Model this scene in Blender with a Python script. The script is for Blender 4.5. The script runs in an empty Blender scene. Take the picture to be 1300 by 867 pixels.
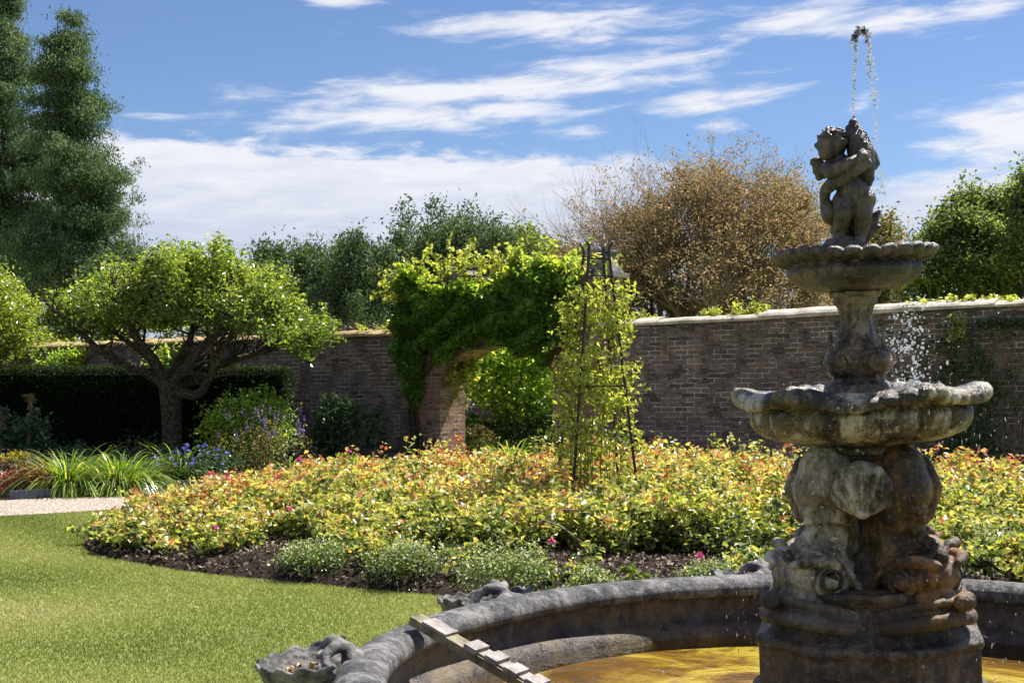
import bpy, math, random
import numpy as np
from mathutils import Vector, noise as mnoise
R = math.radians
S = bpy.context.scene
C = S.collection
rng = np.random.default_rng(7)
random.seed(7)

# ------------------------------------------------------------------ camera
EYE = 1.65
cd = bpy.data.cameras.new('camera'); cam = bpy.data.objects.new('camera', cd); C.objects.link(cam)
cam.location = (0, 0, EYE); cam.rotation_euler = (R(90), 0, 0)
cd.sensor_width = 36; cd.lens = 47.08; cd.shift_y = 0.0319
cd.clip_start = 0.05; cd.clip_end = 5000
S.camera = cam
F = 1700.0
def PX(x, Y): return (x - 650) / F * Y          # plan helpers used while measuring the garden
def PZ(y, Y): return EYE + (475 - y) / F * Y

# ------------------------------------------------------------------ light and exposure
SUN_EL, SUN_AZ = 57.0, 50.0                      # azimuth to the right of +Y
sl = bpy.data.lights.new('sun', 'SUN'); sun = bpy.data.objects.new('sun', sl); C.objects.link(sun)
sl.energy = 5.0; sl.angle = R(0.5); sl.color = (1.0, 0.95, 0.86)
sd = Vector((math.sin(R(SUN_AZ)) * math.cos(R(SUN_EL)), math.cos(R(SUN_AZ)) * math.cos(R(SUN_EL)), math.sin(R(SUN_EL))))
sun.rotation_euler = sd.to_track_quat('Z', 'Y').to_euler()
sun.location = (10, 10, 20)
S.view_settings.view_transform = 'Standard'; S.view_settings.look = 'None'
S.view_settings.exposure = 1.05; S.view_settings.gamma = 1
S.cycles.max_bounces = 6; S.cycles.transparent_max_bounces = 8
S.cycles.diffuse_bounces = 3; S.cycles.caustics_reflective = False; S.cycles.caustics_refractive = False
S.cycles.sample_clamp_indirect = 4

class NT:
    def __init__(s, tree): s.t = tree; s.n = tree.nodes; s.l = tree.links
    def node(s, ty, **k):
        n = s.n.new(ty)
        for a, v in k.items(): setattr(n, a, v)
        return n
    def setin(s, sock, v):
        if isinstance(v, bpy.types.NodeSocket): s.l.new(v, sock)
        elif v is not None: sock.default_value = v
    def math(s, op, a, b=None, c=None, clamp=False):
        n = s.n.new('ShaderNodeMath'); n.operation = op; n.use_clamp = clamp
        for i, v in enumerate((a, b, c)):
            if v is not None: s.setin(n.inputs[i], v)
        return n.outputs[0]
    def mix(s, f, a, b, mode='MIX'):
        n = s.n.new('ShaderNodeMix'); n.data_type = 'RGBA'; n.blend_type = mode
        s.setin(n.inputs[0], f); s.setin(n.inputs[6], a); s.setin(n.inputs[7], b)
        return n.outputs[2]
    def noise(s, vec, scale, detail=4, rough=.55, dist=0):
        n = s.n.new('ShaderNodeTexNoise')
        if vec is not None: s.l.new(vec, n.inputs['Vector'])
        n.inputs['Scale'].default_value = scale; n.inputs['Detail'].default_value = detail
        n.inputs['Roughness'].default_value = rough; n.inputs['Distortion'].default_value = dist
        return n.outputs[0]
    def ramp(s, f, stops, interp='LINEAR'):
        n = s.n.new('ShaderNodeValToRGB'); s.setin(n.inputs[0], f)
        n.color_ramp.interpolation = interp
        e = n.color_ramp.elements
        while len(e) < len(stops): e.new(0.5)
        for i, (p, c) in enumerate(stops):
            e[i].position = p
            e[i].color = (c, c, c, 1) if isinstance(c, (int, float)) else (*c, 1)
        return n.outputs[0]
    def mapr(s, v, a, b, c=0., d=1., smooth=True):
        n = s.n.new('ShaderNodeMapRange'); n.clamp = True
        if smooth: n.interpolation_type = 'SMOOTHSTEP'
        s.setin(n.inputs[0], v)
        for i, x in enumerate((a, b, c, d)): n.inputs[i + 1].default_value = x
        return n.outputs[0]

# sky: Nishita plus wind-drawn clouds placed by direction, with unseen ones added as fill
W = bpy.data.worlds.new('World'); S.world = W; W.use_nodes = True
w = NT(W.node_tree); w.n.clear()
sky = w.node('ShaderNodeTexSky', sky_type='NISHITA'); sky.sun_disc = False
sky.sun_elevation = R(SUN_EL); sky.sun_rotation = R(SUN_AZ)
sky.air_density = 1.0; sky.dust_density = 0.2; sky.ozone_density = 2.2; sky.altitude = 200
tc = w.node('ShaderNodeTexCoord')
sep = w.node('ShaderNodeSeparateXYZ'); w.l.new(tc.outputs['Generated'], sep.inputs[0])
az = w.math('ARCTAN2', sep.outputs[0], sep.outputs[1])
el = w.math('ARCSINE', sep.outputs[2])
comb = w.node('ShaderNodeCombineXYZ')
w.l.new(w.math('MULTIPLY', az, 5.0), comb.inputs[0])
w.l.new(w.math('ADD', w.math('MULTIPLY', el, 26.0), w.math('MULTIPLY', az, -1.6)), comb.inputs[1])
n1 = w.noise(comb.outputs[0], 3.4, 8, .62, .3)
comb2 = w.node('ShaderNodeCombineXYZ')
w.l.new(w.math('MULTIPLY', az, 9.0), comb2.inputs[0]); w.l.new(w.math('MULTIPLY', el, 30.0), comb2.inputs[1])
n2 = w.noise(comb2.outputs[0], 3.0, 5, .6, .2)
# (azimuth, elevation, half width, half height, tilt, weight) in degrees
clouds = [(-1.0,12.0,11.5,.85,.06,1.15), (-3.5,10.9,9,.8,.05,1.15), (4,12.9,6.5,.7,.12,1.0), (1.8,14.7,8,.75,.03,1.05),
          (4,13.9,5,.5,0,.75), (8.5,11.4,3.8,.6,.1,1.1), (9,10.4,1.6,.45,0,.7), (3,10.2,1.6,.4,0,.75),
          (-7.5,15.6,2.2,.5,-.08,1.0), (12,14.6,4,.6,.1,1.05), (15.5,14.2,5.5,.8,0,1.0), (19.5,14.6,3,.6,.1,1.0), (10,15.8,1.0,.3,0,.7), (14,15.7,1.4,.3,0,.7),
          (-14.5,10.5,2.5,.25,0,.55), (21,9.6,4.2,1.8,.05,1.25), (17.5,6.8,5.5,1.6,.15,1.4), (22,7.6,4,1.6,0,.9),
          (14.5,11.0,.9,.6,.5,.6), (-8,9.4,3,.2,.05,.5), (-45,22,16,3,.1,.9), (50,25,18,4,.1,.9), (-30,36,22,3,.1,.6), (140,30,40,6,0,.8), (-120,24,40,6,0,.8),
          (180,35,70,16,0,1.4), (-90,48,60,12,.0,1.3), (100,50,60,14,0,1.3), (-175,62,90,10,0,1.3), (-170,12,60,7,0,1.3)]  # this row: unseen clouds behind and overhead, added to lift the ambient light
tot = None
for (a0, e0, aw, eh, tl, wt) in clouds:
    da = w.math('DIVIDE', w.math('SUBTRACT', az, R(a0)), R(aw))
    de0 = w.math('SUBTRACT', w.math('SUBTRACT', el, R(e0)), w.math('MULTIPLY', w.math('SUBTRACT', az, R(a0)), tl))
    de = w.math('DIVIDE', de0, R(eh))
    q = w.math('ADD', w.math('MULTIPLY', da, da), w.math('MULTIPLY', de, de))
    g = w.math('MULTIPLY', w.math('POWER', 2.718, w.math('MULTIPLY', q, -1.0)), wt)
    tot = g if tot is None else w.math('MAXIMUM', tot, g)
wis = w.mapr(w.math('ADD', w.math('MULTIPLY', tot, 1.05), w.math('MULTIPLY', w.math('SUBTRACT', n1, .5), 2.1)), .36, 1.3)
wis = w.math('MULTIPLY', wis, w.mapr(tot, .05, .35))
# low bank on the left half of the horizon
edge = w.math('ADD', R(9.35), w.math('ADD', w.math('MULTIPLY', az, -.03), w.math('MULTIPLY', w.math('SUBTRACT', n2, .5), R(2.3))))
bank = w.mapr(w.math('SUBTRACT', edge, el), R(-.2), R(.55))
bank = w.math('MULTIPLY', bank, w.mapr(w.math('ADD', az, w.math('MULTIPLY', n1, R(6))), R(14), R(5.0)))
bank = w.math('MULTIPLY', bank, w.mapr(n2, .05, .45, .72, 1.0))
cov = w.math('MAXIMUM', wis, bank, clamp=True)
shade = w.math('ADD', w.mapr(el, R(3.5), R(10.5)), w.math('MULTIPLY', w.math('SUBTRACT', n1, .5), 1.5), clamp=True)
skyc = w.mix(1.0, sky.outputs[0], (.67, .74, .90, 1), 'MULTIPLY')
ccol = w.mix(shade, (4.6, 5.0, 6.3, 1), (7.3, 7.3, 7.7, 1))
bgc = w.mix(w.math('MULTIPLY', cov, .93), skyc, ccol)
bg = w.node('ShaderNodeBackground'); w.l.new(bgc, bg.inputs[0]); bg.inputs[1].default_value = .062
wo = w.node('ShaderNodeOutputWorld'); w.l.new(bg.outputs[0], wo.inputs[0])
W.cycles.sampling_method = 'MANUAL'; W.cycles.sample_map_resolution = 512

# ------------------------------------------------------------------ materials
def newmat(name):
    m = bpy.data.materials.new(name); m.use_nodes = True
    t = NT(m.node_tree); t.n.clear()
    out = t.node('ShaderNodeOutputMaterial')
    return m, t, out
def prin(t, out, col, rough=.8, bump=None, bstr=.5, bdist=.02, spec=.5):
    p = t.node('ShaderNodeBsdfPrincipled')
    t.setin(p.inputs['Base Color'], col if isinstance(col, bpy.types.NodeSocket) else (*col, 1))
    t.setin(p.inputs['Roughness'], rough); p.inputs['Specular IOR Level'].default_value = spec
    if bump is not None:
        b = t.node('ShaderNodeBump'); b.inputs['Strength'].default_value = bstr; b.inputs['Distance'].default_value = bdist
        t.l.new(bump, b.inputs['Height']); t.l.new(b.outputs[0], p.inputs['Normal'])
    t.l.new(p.outputs[0], out.inputs[0])
    return p
def objco(t): return t.node('ShaderNodeTexCoord').outputs['Object']
def geoco(t): return t.node('ShaderNodeNewGeometry').outputs['Position']

def leafmat(name, stops, tr=.5, tint=(1.5, 1.35, .55), rough=.34, spec=.6):
    """stops: colour ramp over the leaf's own random value; attribute 'leaf' r=random value"""
    m, t, out = newmat(name)
    a = t.node('ShaderNodeAttribute'); a.attribute_name = 'leaf'
    s = t.node('ShaderNodeSeparateColor'); t.l.new(a.outputs['Color'], s.inputs[0])
    col = t.ramp(s.outputs[0], stops)
    br = t.mapr(s.outputs[1], 0, 1, .75, 1.25, False)
    hv = t.node('ShaderNodeHueSaturation'); t.l.new(col, hv.inputs['Color']); t.l.new(br, hv.inputs['Value'])
    p = t.node('ShaderNodeBsdfPrincipled'); t.l.new(hv.outputs[0], p.inputs['Base Color'])
    p.inputs['Roughness'].default_value = rough; p.inputs['Specular IOR Level'].default_value = spec
    tl = t.node('ShaderNodeBsdfTranslucent')
    t.l.new(t.mix(1.0, hv.outputs[0], (*tint, 1), 'MULTIPLY'), tl.inputs[0])
    mx = t.node('ShaderNodeMixShader'); mx.inputs[0].default_value = tr
    t.l.new(p.outputs[0], mx.inputs[1]); t.l.new(tl.outputs[0], mx.inputs[2]); t.l.new(mx.outputs[0], out.inputs[0])
    return m

M = {}
M['rose'] = leafmat('rose_leaf', [(0, (.03, .06, .018)), (.22, (.10, .16, .04)), (.42, (.33, .40, .10)), (.62, (.54, .54, .18)), (.78, (.58, .48, .20)), (.90, (.56, .32, .19)), (1, (.38, .10, .07))], .45, (1.5, 1.35, .65), .37, .8)
M['edge'] = leafmat('edge_shrub_leaf', [(0, (.04, .09, .025)), (.5, (.10, .17, .04)), (.85, (.25, .30, .06)), (1, (.5, .55, .45))], .4, (1.6, 1.5, .6), .36, .8)
M['apple'] = leafmat('apple_leaf', [(0, (.07, .13, .03)), (.5, (.17, .25, .06)), (1, (.38, .43, .13))], .5, (2.0, 1.8, .6), .32, 1.0)
M['vine'] = leafmat('vine_leaf', [(0, (.07, .15, .035)), (.5, (.14, .25, .05)), (.8, (.30, .39, .08)), (1, (.48, .52, .13))], .6, (1.9, 1.8, .7), .36)
M['lime'] = leafmat('young_climber_leaf', [(0, (.16, .22, .05)), (.5, (.34, .40, .09)), (1, (.52, .54, .18))], .55, (1.5, 1.4, .6), .42)
M['yew'] = leafmat('yew_leaf', [(0, (.045, .08, .05)), (.6, (.10, .15, .08)), (1, (.20, .25, .12))], .25, (1.5, 1.5, .7), .6, .2)
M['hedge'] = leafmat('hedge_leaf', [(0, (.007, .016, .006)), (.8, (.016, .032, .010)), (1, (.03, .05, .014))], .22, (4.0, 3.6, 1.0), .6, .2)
M['redwood'] = leafmat('redwood_leaf', [(0, (.05, .095, .06)), (.6, (.11, .17, .10)), (1, (.22, .27, .16))], .35, (1.4, 1.4, .8), .6, .2)
M['copper'] = leafmat('copper_leaf', [(0, (.16, .17, .08)), (.45, (.27, .23, .12)), (.75, (.42, .27, .17)), (1, (.52, .38, .27))], .4, (1.25, 1.15, .85), .6, .15)
M['green'] = leafmat('broad_leaf', [(0, (.035, .08, .02)), (.5, (.08, .15, .03)), (1, (.20, .27, .06))], .45, (1.7, 1.6, .6), .42)
M['far'] = leafmat('hazed_broad_leaf', [(0, (.06, .10, .045)), (.5, (.15, .21, .08)), (1, (.30, .35, .15))], .5, (1.5, 1.45, .7), .6, .2)  # distance haze put into the leaf colour: paler and less saturated
M['olive'] = leafmat('olive_green_leaf', [(0, (.06, .09, .03)), (.6, (.16, .17, .05)), (1, (.32, .25, .08))], .4, (1.5, 1.3, .6), .42)
M['dark'] = leafmat('dark_leaf', [(0, (.02, .05, .022)), (.6, (.045, .095, .04)), (1, (.10, .16, .06))], .3, (1.6, 1.6, .7), .4)
M['bluegreen'] = leafmat('blue_green_leaf', [(0, (.03, .065, .035)), (.6, (.06, .12, .06)), (1, (.16, .22, .12))], .35, (1.5, 1.5, .8), .4)
M['red'] = leafmat('red_leaf', [(0, (.12, .035, .03)), (.5, (.34, .12, .09)), (1, (.6, .33, .24))], .4, (1.5, .9, .7), .4)
M['purpleleaf'] = leafmat('purple_leaf', [(0, (.07, .05, .05)), (.5, (.16, .11, .10)), (1, (.3, .24, .2))], .35, (1.3, 1.1, .9), .45)
M['yellow'] = leafmat('yellow_flower', [(0, (.30, .32, .02)), (.6, (.60, .52, .03)), (1, (.75, .62, .05))], .4, (1.2, 1.1, .4), .5)
M['blade'] = leafmat('strap_leaf', [(0, (.08, .16, .03)), (.6, (.19, .29, .05)), (.9, (.38, .44, .12)), (1, (.55, .52, .28))], .45, (1.6, 1.5, .5), .28, .8)
M['grass'] = leafmat('grass_blade', [(0, (.15, .21, .04)), (.45, (.32, .36, .11)), (.92, (.40, .41, .17)), (1, (.55, .50, .30))], .3, (1.25, 1.2, .6), .5)
M['violet'] = leafmat('violet_flower', [(0, (.10, .07, .20)), (1, (.24, .18, .36))], .35, (1.2, 1, 1.2), .5)
M['blue'] = leafmat('blue_flower', [(0, (.09, .08, .50)), (1, (.20, .18, .75))], .35, (1.2, 1, 1.2), .5)
M['mauve'] = leafmat('mauve_flower', [(0, (.35, .12, .45)), (1, (.55, .25, .62))], .35, (1.2, 1, 1.2), .5)
M['pink'] = leafmat('pink_petal', [(0, (.62, .10, .30)), (1, (.8, .32, .5))], .4, (1.2, .8, 1), .5)
M['litter'] = leafmat('dry_leaf', [(0, (.05, .035, .025)), (.5, (.14, .09, .06)), (1, (.35, .27, .2))], .1, (1, 1, 1), .7)
M['lawnlit'] = leafmat('fallen_leaf', [(0, (.30, .16, .03)), (1, (.55, .42, .12))], .1, (1, 1, 1), .7)

def simple(name, c1, c2, scale, rough=.85, bstr=.6, bdist=.01, detail=6, spec=.4, w1=.35, w2=.65):
    m, t, out = newmat(name); co = objco(t)
    n = t.noise(co, scale, detail, .65)
    prin(t, out, t.ramp(n, [(w1, c1), (w2, c2)]), rough, t.noise(co, scale * 3, detail, .7), bstr, bdist, spec)
    return m
M['bark'] = simple('apple_bark', (.03, .024, .019), (.17, .14, .10), 22, .95, 1.0, .06, w1=.42, w2=.62)
M['bark_dark'] = simple('dark_bark', (.03, .024, .018), (.09, .07, .05), 10, .9, 1.0, .03)
M['twig'] = simple('twig_bark', (.10, .07, .045), (.24, .18, .12), 6, .9, .5, .01)
M['iron'] = simple('rusted_iron', (.015, .013, .013), (.05, .035, .03), 30, .6, .3, .003)
M['cane'] = simple('hazel_cane', (.12, .09, .07), (.34, .28, .23), 30, .7, .4, .003)
M['wood'] = simple('weathered_timber', (.12, .10, .10), (.40, .36, .34), 14, .75, .6, .004, w1=.3, w2=.7)
M['wood_green'] = simple('algae_timber', (.06, .055, .03), (.26, .23, .14), 12, .7, .6, .004)
M['slate'] = simple('slate_edging', (.05, .06, .085), (.12, .14, .19), 5, .7, .4, .004)
M['stone_grey'] = simple('grey_weathered_stone', (.05, .05, .053), (.25, .235, .225), 9, .8, 1.0, .01, w1=.4, w2=.62)

# carved fountain stone: wet, algae-dark, lichen-pale or iron-stained
def stone(name, dark, mid, pale, scale=6, wet=.45, ochre=0.0, bdist=.006, bias=0.0, spec=.5, foot=None):
    m, t, out = newmat(name); co = geoco(t)
    mp = t.node('ShaderNodeMapping'); mp.inputs['Scale'].default_value = (1, 1, .28); t.l.new(co, mp.inputs[0])
    n = t.noise(co, scale, 8, .68, .3); n2 = t.noise(co, scale * 5, 6, .72); ns = t.noise(mp.outputs[0], scale * 3.2, 6, .65, .3)
    v = t.math('ADD', t.math('ADD', t.math('ADD', t.math('MULTIPLY', n, .55), t.math('MULTIPLY', n2, .25)), t.math('MULTIPLY', ns, .35)), bias - .075)
    col = t.ramp(v, [(.435, dark), (.5, mid), (.565, pale)])
    n3 = t.noise(co, scale * .7, 5, .6, .5)
    col = t.mix(t.math('MULTIPLY', t.mapr(n3, .48, .62), ochre), col, (.26, .19, .06, 1))
    n4 = t.noise(co, scale * 13, 4, .65)
    col = t.mix(t.mapr(n4, .60, .68, 0, .65), col, tuple(min(1, q * 1.5 + .05) for q in pale) + (1,))
    col = t.mix(t.mapr(n4, .40, .33, 0, .7), col, (*dark, 1))
    if foot:                                                   # algae-black tide stain with a ragged upper edge
        sx = t.node('ShaderNodeSeparateXYZ'); t.l.new(co, sx.inputs[0])
        zz = t.math('ADD', sx.outputs[2], t.math('MULTIPLY', t.math('SUBTRACT', ns, .5), .35))
        col = t.mix(t.mapr(zz, foot[1], foot[0], 0, .82), col, (.035, .025, .018, 1))
    rg = t.mapr(n2, .35, .65, wet * .6, min(1, wet * 1.7))
    prin(t, out, col, rg, t.math('ADD', n2, t.math('MULTIPLY', t.noise(co, scale * 22, 5, .7), .5)), 1.0, bdist, spec)
    return m
M['st_top'] = stone('wet_dark_stone', (.012, .009, .010), (.042, .031, .030), (.12, .09, .08), 9, .33, .25, .006, 0, .6)
M['st_bowl'] = stone('wet_bowl_stone', (.012, .009, .008), (.065, .046, .037), (.26, .20, .155), 7, .25, .25, .008)
M['st_low'] = stone('lichen_bowl_stone', (.014, .011, .009), (.12, .10, .078), (.46, .42, .34), 5, .28, .35, .009, .0)
M['st_pale'] = stone('pale_carved_stone', (.03, .025, .019), (.24, .215, .175), (.52, .48, .40), 4, .5, .2, .010, .0, foot=(.74, .92))
M['st_rust'] = stone('iron_stained_stone', (.018, .010, .006), (.10, .050, .022), (.27, .14, .055), 5, .4, .25, .010, foot=(.70, .84))
M['st_plinth'] = stone('dark_wet_plinth_stone', (.012, .009, .007), (.045, .032, .023), (.13, .095, .07), 6, .3, .15, .010)
M['st_rim'] = stone('pool_rim_stone', (.022, .022, .025), (.075, .073, .076), (.20, .19, .19), 6, .6, .0, .012, 0)
M['st_inner'] = stone('pool_inner_stone', (.025, .018, .014), (.055, .04, .032), (.11, .085, .075), 5, .35, .3, .010)

m, t, out = newmat('algae_pool_floor'); co = geoco(t)
n = t.noise(co, 1.7, 7, .6, .8)
col = t.ramp(n, [(.38, (.05, .028, .010)), (.47, (.15, .085, .022)), (.53, (.27, .20, .045)), (.59, (.48, .46, .12))])
col = t.mix(t.mapr(t.noise(co, 30, 4, .6), .62, .7), col, (.12, .08, .02, 1))
prin(t, out, col, .9, n, .5, .05); M['st_floor'] = m

m, t, out = newmat('pool_water'); co = geoco(t)
b = t.node('ShaderNodeBump'); b.inputs['Strength'].default_value = .6; b.inputs['Distance'].default_value = .03
t.l.new(t.math('ADD', t.noise(co, 7, 3, .5, .4), t.math('MULTIPLY', t.noise(co, 26, 2, .5), .25)), b.inputs['Height'])
gl = t.node('ShaderNodeBsdfGlossy'); gl.inputs['Roughness'].default_value = .03; t.l.new(b.outputs[0], gl.inputs['Normal'])
tr = t.node('ShaderNodeBsdfTransparent'); tr.inputs[0].default_value = (.88, .78, .50, 1)
fr = t.node('ShaderNodeFresnel'); fr.inputs[0].default_value = 1.33; t.l.new(b.outputs[0], fr.inputs['Normal'])
mx = t.node('ShaderNodeMixShader'); t.l.new(fr.outputs[0], mx.inputs[0]); t.l.new(tr.outputs[0], mx.inputs[1]); t.l.new(gl.outputs[0], mx.inputs[2])
t.l.new(mx.outputs[0], out.inputs[0]); M['water'] = m
m, t, out = newmat('water_drop')
g = t.node('ShaderNodeBsdfGlass'); g.inputs['IOR'].default_value = 1.33; g.inputs['Roughness'].default_value = .02
df = t.node('ShaderNodeBsdfTranslucent'); df.inputs[0].default_value = (.95, .97, 1, 1)
mx = t.node('ShaderNodeMixShader'); mx.inputs[0].default_value = .16
t.l.new(g.outputs[0], mx.inputs[1]); t.l.new(df.outputs[0], mx.inputs[2]); t.l.new(mx.outputs[0], out.inputs[0]); M['drop'] = m

# ground materials
m, t, out = newmat('lawn_ground'); co = geoco(t)
n = t.noise(co, .9, 5, .6); n2 = t.noise(co, 60, 4, .7)
col = t.mix(n2, (.12, .15, .035, 1), (.27, .30, .09, 1)); col = t.mix(t.mapr(n, .35, .7, 0, .5), col, (.26, .28, .09, 1))
prin(t, out, col, .9, n2, .8, .02, .2); M['lawn'] = m
m, t, out = newmat('gravel_path'); co = geoco(t)
vo = t.node('ShaderNodeTexVoronoi'); vo.inputs['Scale'].default_value = 45; t.l.new(co, vo.inputs['Vector'])
s_ = t.node('ShaderNodeSeparateColor'); t.l.new(vo.outputs['Color'], s_.inputs[0])
col = t.ramp(s_.outputs[0], [(0, (.20, .155, .12)), (.5, (.37, .31, .26)), (1, (.55, .49, .44))])
prin(t, out, col, .9, vo.outputs['Distance'], 1.0, .02, .2); M['gravel'] = m
m, t, out = newmat('dark_bed_soil'); co = geoco(t)
n = t.noise(co, 14, 8, .75, .3)
col = t.ramp(n, [(.35, (.018, .012, .009)), (.55, (.055, .036, .027)), (.72, (.14, .10, .08))])
prin(t, out, col, .95, t.math('ADD', n, t.noise(co, 60, 5, .7)), 1.0, .05, .2); M['soil'] = m

# old brick
def brick(name, ca, cb, mortar, lum=1.0, red=.3):
    m, t, out = newmat(name); co = objco(t)
    sp = t.node('ShaderNodeSeparateXYZ'); t.l.new(co, sp.inputs[0])
    wob = t.noise(co, 1.6, 3, .5)
    cb_ = t.node('ShaderNodeCombineXYZ')
    t.l.new(t.math('ADD', t.math('ADD', sp.outputs[0], sp.outputs[1]), t.math('MULTIPLY', t.noise(co, 8, 2, .5), .03)), cb_.inputs[0])
    zz = t.math('SUBTRACT', sp.outputs[2], t.math('MULTIPLY', sp.outputs[0], .012))
    t.l.new(t.math('ADD', zz, t.math('ADD', t.math('MULTIPLY', wob, .05), t.math('MULTIPLY', t.noise(co, 14, 2, .5), .02))), cb_.inputs[1])
    bt = t.node('ShaderNodeTexBrick'); t.l.new(cb_.outputs[0], bt.inputs['Vector'])
    bt.inputs['Scale'].default_value = 1; bt.inputs['Brick Width'].default_value = .225; bt.inputs['Row Height'].default_value = .075
    bt.inputs['Mortar Size'].default_value = .008; bt.inputs['Mortar Smooth'].default_value = .35; bt.inputs['Bias'].default_value = 0
    bt.offset = .5; bt.inputs['Color1'].default_value = (0, 0, 0, 1); bt.inputs['Color2'].default_value = (1, 1, 1, 1); bt.inputs['Mortar'].default_value = (.5, .5, .5, 1)
    big = t.noise(co, .8, 5, .6); fine = t.noise(co, 40, 5, .7); mid = t.noise(co, 5, 5, .65)
    col = t.ramp(bt.outputs['Color'], [(0, ca), (.55, cb), (.8, tuple(x * .55 for x in ca)), (1, tuple(a * b_ for a, b_ in zip(cb, (1.35, 1.15, 1.1))))])
    col = t.mix(t.mapr(fine, .3, .7, 0, .5), col, (.045, .038, .034, 1))
    col = t.mix(t.mapr(mid, .56, .68, 0, .45), col, (.27, .25, .23, 1))
    col = t.mix(t.mapr(mid, .44, .34, 0, .6), col, (.03, .027, .025, 1))
    mcol = t.mix(t.mapr(t.noise(co, 3.2, 5, .7), .42, .60), (.52, .48, .45, 1), (.05, .045, .04, 1))
    col = t.mix(bt.outputs['Fac'], col, mcol)
    col = t.mix(t.mapr(t.noise(co, 9, 4, .6), .70, .75, 0, .7), col, (.5, .48, .47, 1))
    col = t.mix(t.mapr(big, .35, .65, .0, .35), col, (.05, .046, .04, 1))
    h = t.math('ADD', t.math('MULTIPLY', bt.outputs['Fac'], -1.0), t.math('MULTIPLY', t.math('ADD', fine, mid), .6))
    prin(t, out, col, .95, h, 1.0, .018, .2)
    return m
M['brick'] = brick('old_dark_brick', (.165, .13, .118), (.245, .185, .16), None)
M['brick_red'] = brick('old_red_brick', (.30, .17, .11), (.42, .24, .15), None)
M['coping'] = simple('pale_coping_stone', (.28, .24, .19), (.58, .53, .46), 5, .9, .8, .02)
M['coping_lichen'] = simple('lichened_coping_stone', (.22, .17, .12), (.52, .36, .14), 6, .9, .8, .02)

# ------------------------------------------------------------------ mesh helpers
def mesh_np(name, V, Fc, mat, parent=None, leaf=None, smooth=False, loc=None):
    V = np.asarray(V, np.float32); Fc = np.asarray(Fc, np.int32)
    me = bpy.data.meshes.new(name)
    me.vertices.add(len(V)); me.vertices.foreach_set('co', V.ravel())
    k = Fc.shape[1]
    me.loops.add(Fc.size); me.loops.foreach_set('vertex_index', Fc.ravel())
    me.polygons.add(len(Fc)); me.polygons.foreach_set('loop_start', np.arange(0, Fc.size, k, dtype=np.int32))
    me.polygons.foreach_set('use_smooth', np.full(len(Fc), smooth))
    if leaf is not None:
        a = me.attributes.new('leaf', 'FLOAT_COLOR', 'POINT')
        a.data.foreach_set('color', np.asarray(leaf, np.float32).ravel())
    me.update(calc_edges=True)
    if mat is not None: me.materials.append(mat)
    o = bpy.data.objects.new(name, me); C.objects.link(o)
    if parent: o.parent = parent
    if loc is not None: o.location = loc
    return o

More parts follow.
